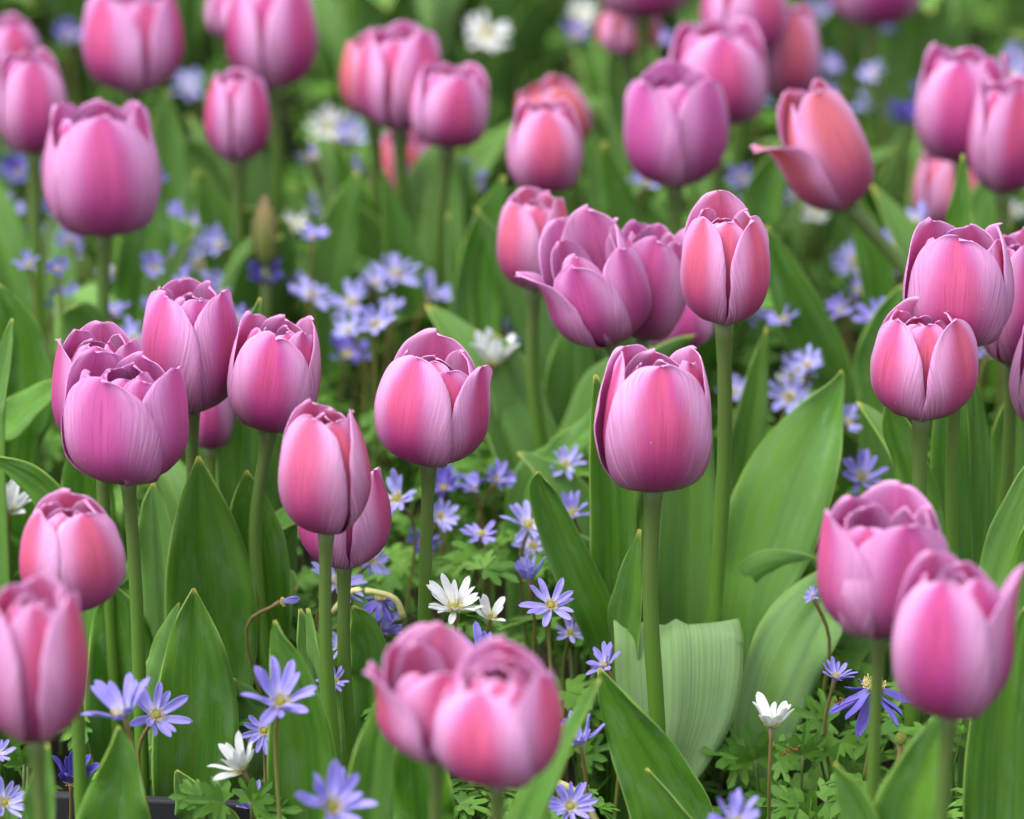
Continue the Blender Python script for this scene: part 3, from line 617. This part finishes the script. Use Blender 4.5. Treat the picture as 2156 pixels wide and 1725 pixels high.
def eye_meshes():
    rg = random.Random(3)
    parts = [ball((0, 0, .08), .115, 12, 7, .9)]
    for i in range(46):
        a = i * 2.39996; r = .10 * math.sqrt(i / 46); parts.append(ball((r * math.cos(a), r * math.sin(a), .08 + .10 * math.sqrt(max(0, 1 - (r / .115) ** 2))), .017, 5, 3))
    V, F = join(parts); dome = mesh_obj("eye", V, F, None, [M_DOME], data_only=True)
    parts = []
    for i in range(64):
        a = i * 2.39996; r0 = .10; r1 = rg.uniform(.15, .27); z1 = rg.uniform(.10, .23)
        p0 = np.array([r0 * math.cos(a), r0 * math.sin(a), .02]); p1 = np.array([r1 * math.cos(a), r1 * math.sin(a), z1])
        V, F, _ = tube([p0, (p0 + p1) / 2 + (0, 0, .02), p1], [.006, .006, .006], 4); parts.append((V, F)); parts.append(ball(p1, .017, 5, 4, 1.5))
    V, F = join(parts); st = mesh_obj("stamens", V, F, None, [M_STAMEN], data_only=True)
    return dome, st
EYE, STAMENS = eye_meshes()
BRACT = None
def anemone(x, y, size, kind, az, tilt, cup, z, label, n=14, fx=0, droop=0, group=None, D=None, stem=True):
    """size: picture width of the open flower; az 0 = faces the camera, 90 = right; cup: how far the petals rise"""
    rg = random.Random(hash_(label) + int(x) * 3 + int(y))
    head = PZ(x, y, z) if D is None else P(x, y, D)
    m = mpp(head); L = size * .94 * m / 2 / max(math.cos(rad(cup)), .5)
    foot = np.array([head[0] + fx * m + rg.uniform(-.008, .008), head[1] + .01 + rg.uniform(-.01, .015), 0.0])
    root = thing("anemone", label, "anemone", foot, group)
    a, t = rad(az + rg.uniform(-14, 14)), rad(tilt + rg.uniform(-10, 6))
    nrm = Vector((math.sin(t) * math.sin(a), -math.sin(t) * math.cos(a), math.cos(t)))
    Q = nrm.to_track_quat('Z', 'Y').to_matrix().to_4x4()
    Hm = Matrix.Translation(Vector(head - foot)) @ Q
    off = rg.uniform(0, 6.28)
    for i in range(n):
        if rg.random() < .07: continue
        o = link("petal", rg.choice(FM[kind]), root)
        e = cup + rg.uniform(-15, 15) + (4 if i % 2 else -4)
        s = L * rg.uniform(.76, 1.08)
        o.matrix_local = Hm @ Matrix.Rotation(off + 2 * math.pi * i / n + rg.uniform(-.15, .15), 4, 'Z') @ Matrix.Translation((L * .04, 0, (i % 2) * L * .012)) @ Matrix.Rotation(-rad(e), 4, 'Y') @ Matrix.Rotation(rg.uniform(-.5, .5), 4, 'X') @ Matrix.Diagonal((s, s * (13.5 / n) ** .5, s, 1))
    for nm, me in (("eye", EYE), ("stamens", STAMENS)):
        o = link(nm, me, root); o.matrix_local = Hm @ Matrix.Scale(L * .95, 4)
    h = np.array(head); na = np.array(nrm)
    top = h - na * L * .02
    mid = h - na * .018 - np.array([0, 0, .012])
    c = catmull([foot + (0, 0, -.004), foot * .6 + np.array([mid[0], mid[1], 0]) * .4 + (0, 0, mid[2] * .5), mid, top], 14)
    V, F, UV = tube(c - foot, [.00095] * 13 + [.0014], 6)
    so = mesh_obj("stem", V, F, UV, [M_ASTEM], root); so['seed'] = rg.uniform(0, 50)
    return root
ANE = "blue anemones among the tulips"; AW = "white anemones among the tulips"
A_LIST = [
 (262, 1508, 170, 'B', -60, 24, 34, .150, "violet anemone facing left, at the tip of a leaf by the nearest left tulip"),
 (326, 1508, 150, 'B', 40, 42, 20, .118, "sharp violet anemone with a bright yellow eye and long narrow petals against a broad leaf"),
 (588, 1482, 165, 'B', 10, 28, 34, .150, "violet anemone held high on a brown stem before the notched narrow leaf"),
 (556, 1540, 112, 'B', 15, 58, 10, .105, "violet anemone with a brown speck on its eye, above the white cup"),
 (512, 1622, 120, 'W', -60, 38, 44, .105, "white cup shaped anemone leaning left beneath the violet pair"),
 (150, 1645, 96, 'P', 15, 35, 56, .075, "deep violet half closed anemone over the dark edging board"),
 (8, 1692, 110, 'L', 30, 40, 25, .085, "pale violet anemone at the left edge, lowest flower there"),
 (-6, 1588, 80, 'B', 20, 30, 15, .10, "violet anemone petals poking in at the left edge"),
 (696, 1700, 172, 'B', 5, 38, 36, .150, "blurred pale violet anemone on the bottom edge left of the twin tulips"),
 (532, 1700, 90, 'L', 10, 20, 45, .06, "low lilac anemone behind feathery leaves on the bottom edge"),
 (958, 1282, 132, 'W', 5, 26, 32, .140, "bright white anemone with many petals in front of the clear stem", 18),
 (1032, 1302, 86, 'W', 30, 28, 42, .130, "small pinkish white anemone beside the bright white one", 9),
 (1160, 1276, 128, 'B', 5, 48, 12, .140, "crisp violet blue anemone with a round cream eye on a long dark stem", 13),
 (1016, 1388, 126, 'B', 0, 42, 40, .130, "violet anemone peeping over between the blurred twin tulips", 16),
 (1200, 1700, 126, 'B', 10, 40, 22, .085, "violet anemone with a big golden eye on the bottom edge beside a pale stalk", 16),
 (1546, 1735, 140, 'B', 0, 30, 30, .135, "blurred blue anemone cut by the bottom edge under the dark leaf", 18),
 (1624, 1530, 118, 'W', 0, 4, 40, .100, "clean white anemone in side view, like a small crown over lobed leaves", 11),
 (1758, 1428, 90, 'B', 40, 24, 28, .10, "dusky blue anemone half shaded under the wide open blurred tulip"),
 (1838, 1452, 175, 'P', 0, 14, -38, .105, "large drooping purple anemone with two pale petals hanging down", 15),
 (838, 1052, 118, 'L', -25, 46, 28, .140, "light blue anemone with a yellow eye beside the clear stem"),
 (924, 1090, 86, 'L', 20, 40, 28, .12, "whitish lilac anemone right of the clear stem"),
 (1190, 980, 96, 'L', 5, 44, 14, .13, "soft blue anemone left of the coral flamed tulip"),
 (1112, 1108, 124, 'L', 35, 40, 20, .13, "large pale blue anemone touching the leaning round tipped leaf"),
 (1206, 1082, 96, 'B', -20, 34, 38, .12, "violet blue anemone wedged between two leaves under the flamed tulip"),
 (1120, 1152, 90, 'L', 30, 40, 14, .11, "lower pale blue anemone touching the leaning round tipped leaf"),
 (1014, 1128, 96, 'B', 0, 14, 10, .12, "flat side view lilac blue anemone in the middle of the green"),
 (708, 1230, 140, 'L', 60, 40, 8, .12, "light violet anemone with yellow eye showing between two stems"),
 (934, 1030, 96, 'P', 20, 30, 35, .12, "dim violet anemone close behind the clear stem"),
 (1045, 1012, 80, 'B', 60, 40, 30, .12, "narrow petalled violet anemone under the lone magenta tulip"),
 (1000, 1030, 60, 'B', -60, 30, 40, .115, "tiny violet anemone left of the narrow petalled one"),
 (1115, 1222, 74, 'L', -20, 20, 55, .12, "faded lilac anemone half shut above the crisp violet one"),
 (1200, 1335, 80, 'L', 10, 40, 15, .10, "ghostly pale lilac anemone behind the long dark stem"),
 (1276, 1402, 90, 'B', -60, 30, 30, .11, "violet anemone half hidden at the edge of the folded leaf"),
 (800, 1262, 84, 'P', 30, 20, -40, .12, "nodding violet anemone below a bent yellowish stalk"),
 (780, 1180, 100, 'L', 40, 50, 5, .12, "lilac anemone petals under the rose tulip with a slit"),
 (930, 960, 84, 'B', 10, 40, 22, .11, "violet anemone just under the lone magenta tulip"),
 (890, 1145, 80, 'P', 10, 40, 22, .10, "small dark violet anemone right behind the clear stem"),
 (1812, 1008, 112, 'B', 40, 34, 32, .13, "blurred blue anemone above the wide open blurred tulip"),
 (1782, 890, 84, 'L', 60, 48, 20, .13, "pale blue anemone at the edge of the big twin tipped leaf"),
 (1662, 838, 112, 'L', 0, 42, 18, .13, "whitish anemone with yellow eye behind the big twin tipped leaf"),
 (1682, 782, 96, 'L', 20, 40, 32, .13, "blurred lilac anemone above the whitish one by the twin tipped leaf"),
 (742, 640, 118, 'L', -20, 46, 18, .13, "blurred pale blue anemone with wide petals behind the lone magenta tulip"),
 (832, 580, 112, 'L', 5, 36, 22, .14, "blurred whitish lilac anemone, higher of the open pair"),
 (986, 402, 124, 'B', 0, 30, 30, .15, "strong blue anemone under the crossing stems"),
 (398, 482, 120, 'B', 20, 34, 34, .13, "blurred violet anemone in the cluster right of the rounded magenta tulip"),
 (420, 560, 120, 'L', 0, 42, 20, .12, "blurred lilac anemone at the bottom of the cluster beside the rounded tulip"),
 (364, 520, 90, 'B', -30, 34, 34, .12, "blurred blue anemone at the left of the cluster beside the rounded tulip"),
 (560, 596, 84, 'P', 0, 20, 52, .14, "blurred deep purple anemone cup under the olive bud"),
 (626, 606, 80, 'L', 30, 44, 30, .12, "blurred lilac anemone right of the deep purple cup"),
 (620, 476, 64, 'W', 10, 44, 25, .13, "blurred small white anemone right of the olive bud"),
 (684, 436, 84, 'L', 0, 34, 25, .13, "blurred lilac anemone above the pale blue wide petalled one"),
 (128, 536, 110, 'B', 0, 40, 22, .12, "blurred blue anemone left of the tall brownish stem"),
 (18, 536, 96, 'P', 0, 40, 22, .12, "blurred purple anemone at the left edge under the mauve tulip"),
 (152, 634, 76, 'B', 0, 40, 22, .12, "blurred blue anemone above the wide open mauve tulip"),
 (84, 590, 84, 'L', 0, 40, 22, .11, "blurred lilac anemone between two blue ones at the left"),
 (12, 366, 96, 'L', 20, 46, 22, .13, "blurred pale violet anemone under the left edge mauve tulip"),
 (690, 272, 96, 'W', 0, 50, 28, .13, "blurred creamy white anemone left of the low coral tulip"),
 (742, 288, 84, 'L', 0, 40, 22, .13, "blurred lilac anemone touching the low coral tulip"),
 (418, 322, 96, 'L', 0, 40, 22, .12, "blurred grey lilac anemone left of the small rose tulip"),
 (398, 182, 84, 'L', 0, 40, 22, .12, "blurred pale anemone between the two tulips at the top edge"),
 (1020, 74, 120, 'W', 30, 44, 10, .15, "blurred white anemone seen as an oblong, high near the top"),
 (1226, 30, 76, 'W', 0, 50, 22, .15, "blurred round white anemone at the top edge"),
 (1906, 262, 96, 'P', 0, 24, 45, .15, "blurred saturated blue anemone left of the plum pink tulip"),
 (1722, 30, 84, 'B', 0, 40, 22, .13, "blurred blue anemone at the top edge beside the brick red tulip"),
 (1746, 140, 64, 'B', 0, 40, 22, .13, "blurred small blue anemone right of the brick red tulip"),
 (2142, 130, 84, 'L', 0, 40, 22, .13, "blurred pale blue anemone at the right edge over the rose tulip"),
 (728, 752, 124, 'P', 20, 30, 25, .12, "blurred dark blue anemone right of the leaning deep pink tulip"),
 (1038, 768, 96, 'W', 0, 4, 58, .15, "tall white cup shaped anemone behind the lone magenta tulip", 9),
 (1094, 706, 90, 'L', 0, 34, 25, .12, "blurred lilac anemone beside the white cup under the tight cluster"),
 (1800, 552, 110, 'L', 0, 40, 22, .12, "blurred lilac anemone right of the bent stem's tulip"),
 (1850, 600, 84, 'B', 0, 40, 22, .12, "blurred violet anemone beside the bent stem"),
 (1700, 696, 80, 'L', 20, 40, 30, .12, "blurred lilac anemone against the diagonal leaf"),
 (1546, 826, 80, 'L', 0, 40, 22, .12, "blurred lilac anemone close right of the tallest clear stem"),
 (1716, 452, 76, 'W', 0, 34, 15, .13, "blurred white anemone under the drooping salmon tulip"),
 (768, 22, 96, 'L', 0, 40, 22, .13, "blurred lilac anemone at the top edge above the red cheeked tulip"),
 (68, 888, 60, 'W', 0, 40, 25, .10, "blurred small white anemone left of the wide open mauve pair"),
 (18, 1075, 96, 'W', 0, 24, 52, .13, "white anemone cup at the left edge beside the seamed coral tulip"),
 (572, 1094, 64, 'B', 30, 44, 25, .11, "small blue anemone left of the narrow peach tulip"),
 (704, 1436, 76, 'B', 0, 44, 25, .11, "blue anemone glimpsed between the two middle stems"),
 (716, 1362, 70, 'L', 0, 44, 25, .11, "pale lilac anemone above the one glimpsed between the two middle stems"),
 (1222, 1566, 92, 'B', -20, 20, 52, .11, "violet anemone in side view right of the blurred full tulip"),
 (1166, 1560, 84, 'L', -20, 40, 22, .09, "pale anemone edge showing right behind the blurred full tulip"),
 (2112, 950, 74, 'L', 60, 48, 20, .13, "pale blue anemone between stems at the right edge"),
 (2136, 1010, 64, 'B', 30, 44, 25, .12, "small violet anemone lower between stems at the right edge"),
 (1712, 1256, 44, 'B', -60, 40, 20, .12, "violet petals at the left shoulder of the wide open blurred tulip"),
 (800, 1330, 84, 'B', 40, 34, 45, .10, "violet anemone behind the leaf between the middle stems and twin tulips"),
 (1380, 560, 84, 'B', 0, 40, 22, .14, "blurred blue anemone showing behind the tight cluster"),
 (1560, 384, 64, 'L', 0, 40, 22, .13, "blurred pale anemone left of the drooping salmon tulip's loose petal"),
 (470, 612, 90, 'B', 0, 40, 22, .12, "blurred blue anemone above the leaning deep pink tulip"),
 (2130, 452, 70, 'W', 0, 40, 22, .12, "blurred greenish white anemone at the right edge over the fan petalled tulip"),
 (1660, 800, 60, 'W', 0, 40, 22, .10, "faint white anemone under the blurred lilac one by the twin tipped leaf"),
]
for a in A_LIST:
    n = a[9] if len(a) > 9 else 13
    anemone(*a[:9], n=n, group=AW if a[3] == 'W' else ANE)

far = random.Random(11)
for i in range(112):
    D = far.uniform(2.12, 3.25); hx = far.uniform(-1, 1) * (.12 * D + .02)
    if abs(hx) < .0: continue
    px, py = project(np.array([hx, D, far.uniform(.12, .18)])); z = CAM_Z + ray(px, py)[2] * D / ray(px, py)[1]
    if i >= 60:
        z = far.uniform(.125, .165); px, py = (far.uniform(0, 880), far.uniform(330, 690)) if i < 96 else (far.uniform(1490, 2150), far.uniform(440, 860))
    k_ = far.choice('LLLLLBBBBBBPPP')
    if 480 < px < 640 and 360 < py < 640: continue
    anemone(px, py, far.uniform(62, 100), k_, far.uniform(-60, 60), far.uniform(20, 50), far.uniform(12, 40), z, {'L': "soft blur of a pale lavender anemone deep among the rear leaves", 'B': "soft blur of a violet blue anemone deep among the rear leaves", 'P': "soft blur of a dark violet anemone deep among the rear leaves", 'W': "soft blur of a whitish anemone deep among the rear leaves"}[k_], n=9, group="anemones blurred among the rear rows")
anemone(590, 1268, 44, "B", 84, 82, 80, .13, "closed blue anemone bud lying sideways left of the middle stems", n=8, group=ANE)

# ------------------------------------------------------------------ tulip bud
def tulip_bud():
    k = NT('olive bud sepal'); u, v = k.uv(); a = k.math('ABSOLUTE', k.math('SUBTRACT', k.math('MULTIPLY', u, 2.0), 1.0))
    n = k.noise(k.vec(k.math('MULTIPLY', u, 26.0), k.math('MULTIPLY', v, 1.5), 0.0), 1.0, 3.0)
    c = k.mix(k.ss(.15, .9, v), (.13, .17, .035), (.27, .17, .085)); c = k.mix(k.math('MULTIPLY', k.ss(.4, .7, n), .5), c, (.17, .19, .06)); c = k.mix(k.ss(.75, .98, a), c, (.07, .06, .025))
    mb = k.surface(c, .55, .1, c, .3, bump=n, bstr=.4)
    base = PZ(560, 560, .15); D = base[1]; top = P(562, 412, D); foot = np.array([base[0], D, 0]); m = mpp(base)
    r = thing("tulip", "olive brown unopened tulip bud left of the small white anemone", "tulip bud", foot)
    for i in range(3):
        p = dict(th=rad(10 + 120 * i), W=1.05, L=1.0, k=.93, rho=.95, rs=1, flare=0, tw=.02, wave=.01, wf=8, wp=i, lean=0, skew=0, notch=0, ex=1.3)
        g = petal_grid(29 * m, (top - base)[2], p) + base
        V, F, uv, mi = shell(g - foot, .0006, -1); o = mesh_obj("petal", V, F, uv, [mb, mb], r, mi)
    V, F, UV = tube(np.linspace(foot, base + (0, 0, .002), 6) - foot, [.003] * 6, 10); o = mesh_obj("stem", V, F, UV, [M_STEM], r); o['seed'] = 1.0
tulip_bud()

# ------------------------------------------------------------------ anemone foliage
def leaflet(outline_n=4):
    """deeply lobed leaflet, unit length along x: list of (x, y) outline"""
    lob = [(-1.05, .50), (-.55, .82), (0, 1.0), (.55, .82), (1.05, .50)]
    pts = [(0.0, -.03)]
    prev = None
    for a, l in lob:
        ax, ay = math.cos(a), math.sin(a); nx, ny = -ay, ax
        if prev is not None:
            b = (a + prev) / 2; pts.append((.36 * math.cos(b), .36 * math.sin(b)))
        for s, w in ((.62, -.10), (.84, -.125), (.93, -.05), (1.0, 0), (.93, .05), (.84, .125), (.62, .10)):
            pts.append((ax * l * s + nx * w * l, ay * l * s + ny * w * l))
        prev = a
    pts.append((0.0, .03))
    return np.array(pts)
OUT = leaflet()
def leaf3(center, direc, up, size, rg, bend):
    """three lobed leaflets round a point; returns verts, faces, uvs"""
    d = direc / np.linalg.norm(direc); s = np.cross(up, d); s /= np.linalg.norm(s); n = np.cross(d, s)
    V, F, U = [], [], []
    for a in (-1.15, 0, 1.15):
        a += rg.uniform(-.15, .15); ca, sa = math.cos(a), math.sin(a); L = size * (1.0 if abs(a) < .5 else .82) * rg.uniform(.85, 1.1); b = bend + rg.uniform(-.2, .2)
        base = len(V); tw = rg.uniform(-.25, .25)
        c = np.array([.34, 0.0])
        pts = np.concatenate([[c], OUT])
        for (px, py) in pts:
            r = math.hypot(px, py); z = -b * r * r + .25 * abs(py) + tw * py
            q = center + (d * (ca * px - sa * py) + s * (sa * px + ca * py)) * L + n * z * L
            V.append(q); U.append((py + .5, px))
        k = len(OUT)
        for i in range(k): F.append((base, base + 1 + i, base + 1 + (i + 1) % k))
    return V, F, U
def ground_cover():
    rg = random.Random(21); V, F, U = [], [], []
    def add(v, f, u):
        n = len(V); V.extend(v); F.extend(tuple(i + n for i in q) for q in f); U.extend(u)
    for i in range(5400):
        D = 1.45 + 2.6 * rg.random() ** 1.25; x = rg.uniform(-1, 1) * (.125 * D + .12)
        if i % 4 == 0: x = rg.uniform(-1.2, 1.2)
        h = rg.uniform(.012, .095) if rg.random() < .8 else rg.uniform(.05, .118)
        if D < 1.80: h = min(h, .06)
        if .04 < x < .16 and 1.70 < D < 1.90: h = min(h, .03)
        if -.24 < x < -.06 and 1.66 < D < 1.80: continue      # the edging board stands here
        c = np.array([x, D, h]); az = rg.uniform(0, 6.28)
        d = np.array([math.cos(az), math.sin(az), rg.uniform(-.35, .25)]); up = np.array([rg.uniform(-.35, .35), rg.uniform(-.6, .2), 1.0])
        add(*leaf3(c, d, up, rg.uniform(.014, .026), rg, rg.uniform(.1, .5)))
        f = np.array([x + rg.uniform(-.02, .02), D + rg.uniform(-.02, .02), 0]); mid = (c + f) / 2 + (rg.uniform(-.008, .008), 0, .008)
        v, ff, uu = tube([f, mid, c], [.0008, .0007, .0006], 4, False); add(v, ff, uu)
    o = mesh_obj("foliage", V, F, U, [M_FOL], smooth=False); o['kind'] = 'stuff'
    o['label'] = "dense lobed anemone foliage covering the soil under the flowers"; o['category'] = "ground cover"
ground_cover()
def leafy_plant(label, x, y, z, heads, cat="leafy plant"):
    """heads: list of (x, y, size, direction in the picture) of single leaves"""
    rg = random.Random(hash_(label)); c0 = PZ(x, y, z); D = c0[1]; foot = np.array([c0[0], D, 0])
    r = thing("anemone_plant", label, cat, foot, "lobed anemone leaf plants low among the tulips")
    for (lx, ly, sz, ang, dd) in heads:
        c = P(lx, ly, D + dd); m = mpp(c)
        a = rad(ang); d = np.array([math.cos(a), -.25, math.sin(a) * .9 + .1]); up = np.array([rg.uniform(-.2, .2), -.75, .7])
        V, F, U = leaf3(c - foot, d, up, sz * m * 1.3, rg, rg.uniform(.05, .3))
        mesh_obj("leaf", V, F, U, [M_FOL], r, smooth=False)
        cc = catmull([foot + (rg.uniform(-.004, .004), 0, -.004), foot * .5 + c * .5 + (0, .003, 0), c], 8)
        v, ff, uu = tube(cc - foot, [.0008] * 8, 6); o = mesh_obj("stalk", v, ff, uu, [M_STEM], r); o['seed'] = rg.uniform(0, 30)
leafy_plant("crisp lobed green leaves below the clean white anemone", 1620, 1620, .05, [(1590, 1600, 70, 100, 0), (1560, 1590, 72, 170, .01), (1640, 1600, 60, 20, .0)])
leafy_plant("fan shaped lobed leaves standing right of the white crown flower's stem", 1690, 1640, .05, [(1690, 1590, 64, 88, 0), (1680, 1700, 70, 170, -.01), (1740, 1690, 66, 10, -.015)])
leafy_plant("lobed leaves under the drooping purple anemone with dry brown bits", 1780, 1570, .06, [(1745, 1520, 70, 160, 0), (1770, 1560, 64, 280, -.01), (1720, 1560, 60, 200, .01), (1800, 1600, 60, 330, .01)])
leafy_plant("low lobed leaves on the bottom edge right of the dark leaf", 1640, 1700, .035, [(1640, 1690, 66, 160, 0), (1700, 1730, 70, 60, -.01), (1610, 1740, 60, 110, -.01)])
leafy_plant("blurred feathery pale leaves on the bottom edge before the edging board", 520, 1720, .07, [(470, 1690, 60, 160, -.02), (530, 1690, 66, 60, -.03), (560, 1710, 60, 10, -.03), (420, 1680, 50, 180, -.02)])
leafy_plant("lobed leaves under the blurred twin tulips near the bottom edge", 920, 1660, .06, [(925, 1625, 60, 170, .02), (1010, 1660, 66, 30, .02), (1060, 1690, 60, 340, .02)])
leafy_plant("lobed leaves low beside the dark stem right of the twin tulips", 1230, 1600, .05, [(1230, 1590, 60, 40, 0), (1280, 1350, 64, 70, .1), (1250, 1340, 60, 160, .1), (1200, 1360, 50, 120, .1)])
leafy_plant("bright lobed leaves at the left edge beside the dark edging board", 40, 1650, .06, [(50, 1610, 60, 100, .02), (20, 1700, 60, 200, .0), (60, 1560, 50, 80, .04)])
leafy_plant("lobed leaves seen between the middle stems under the blue bud", 640, 1400, .06, [(610, 1320, 66, 120, .05), (640, 1290, 60, 60, .05), (590, 1350, 60, 200, .05)])

# ------------------------------------------------------------------ small things near the bottom edge
def edging():
    a, b = PZ(60, 1672, .058), PZ(720, 1706, .052)
    D0, D1 = 1.765, 1.765
    x0, x1 = P(70, 1676, D0)[0], P(690, 1704, D1)[0]; z0, z1 = P(70, 1674, D0)[2], P(690, 1704, D1)[2]
    V = [(x0, D0, -.02), (x1, D1, -.02), (x1, D1, z1), (x0, D0, z0)]; V += [(x, y + .006, z) for x, y, z in V]
    F = [(0, 1, 2, 3), (7, 6, 5, 4), (3, 2, 6, 7), (1, 0, 4, 5), (0, 3, 7, 4), (2, 1, 5, 6)]
    c = np.array([(x0 + x1) / 2, D0, 0]); o = mesh_obj("edging_board", np.array(V) - c, F, None, [M_BOARD], smooth=False); o.location = tuple(c)
    bv = o.modifiers.new("bevel", 'BEVEL'); bv.width = .0012; bv.segments = 2
    o['label'] = "dark grey edging board standing in the soil on the bottom edge"; o['category'] = "edging"
edging()
def seed_head():
    c = PZ(1897, 1555, .085); foot = np.array([c[0] - .004, c[1] + .005, 0]); r = thing("seed_head", "round green seed head beside the big blurred tulip's stem", "seed head", foot)
    m = mpp(c); parts = [ball(c - foot, 12 * m, 12, 8, 1.15)]
    for i in range(90):
        z = 1 - 2 * (i + .5) / 90; a = i * 2.39996; q = math.sqrt(1 - z * z); parts.append(ball(c - foot + np.array([q * math.cos(a), q * math.sin(a), z * 1.15]) * 12 * m, 1.9 * m, 5, 3))
    V, F = join(parts); mesh_obj("head", V, F, None, [M_SEED], r)
    v, f, u = tube(catmull([foot, foot + (.002, 0, .04), c], 8) - foot, [.0013] * 8, 6); o = mesh_obj("stalk", v, f, u, [M_ASTEM], r); o['seed'] = 2.0
seed_head()
def bent_stalk(name, label, pts, z, r, mat):
    D = PZ(pts[0][0], pts[0][1], z)[1]; q = catmull([P(x, y, D) for x, y in pts], 16)
    foot = np.array([q[0][0], q[0][1], q[0][2]]); v, f, u = tube(q - foot, [r] * 16, 8)
    o = mesh_obj(name, v, f, u, [mat]); o.location = tuple(foot); o['label'] = label; o['category'] = "stalk"; o['seed'] = 4.0
bent_stalk("bent_stalk", "pale cream stalk curving behind the golden eyed violet anemone", [(1262, 1745), (1230, 1688), (1190, 1655), (1150, 1650), (1110, 1690)], .05, .0019, M_PALESTEM)
bent_stalk("bent_stalk", "yellowish bent stalk crossing behind the middle stems", [(850, 1300), (832, 1262), (790, 1247), (740, 1245), (700, 1290)], .115, .0015, M_PALESTEM)
for i, (x, y, lab) in enumerate([(1672, 1580, "dry brown catkin lying among lobed leaves right of the white crown flower"), (1785, 1470, "small brown dry scrap on top of the drooping purple anemone"), (1035, 1222, "orange brown dry scrap lying on the foliage above the small pinkish anemone")]):
    c = PZ(x, y, .075 if i < 1 else .108); rg = random.Random(i); parts = []
    for j in range(13 if i < 1 else 6):
        parts.append(ball(((j - 8) * .0008, rg.uniform(-.0009, .0009), rg.uniform(-.0012, .0012)), rg.uniform(.0003, .0008), 6, 4, rg.uniform(.6, 1.6)))
    V, F = join(parts); o = mesh_obj("catkin", V, F, None, [M_BROWN]); o.location = tuple(c); o.rotation_euler = (0, rg.uniform(-.5, .3), rg.uniform(-.4, .4))
    o['label'] = lab; o['category'] = "catkin"
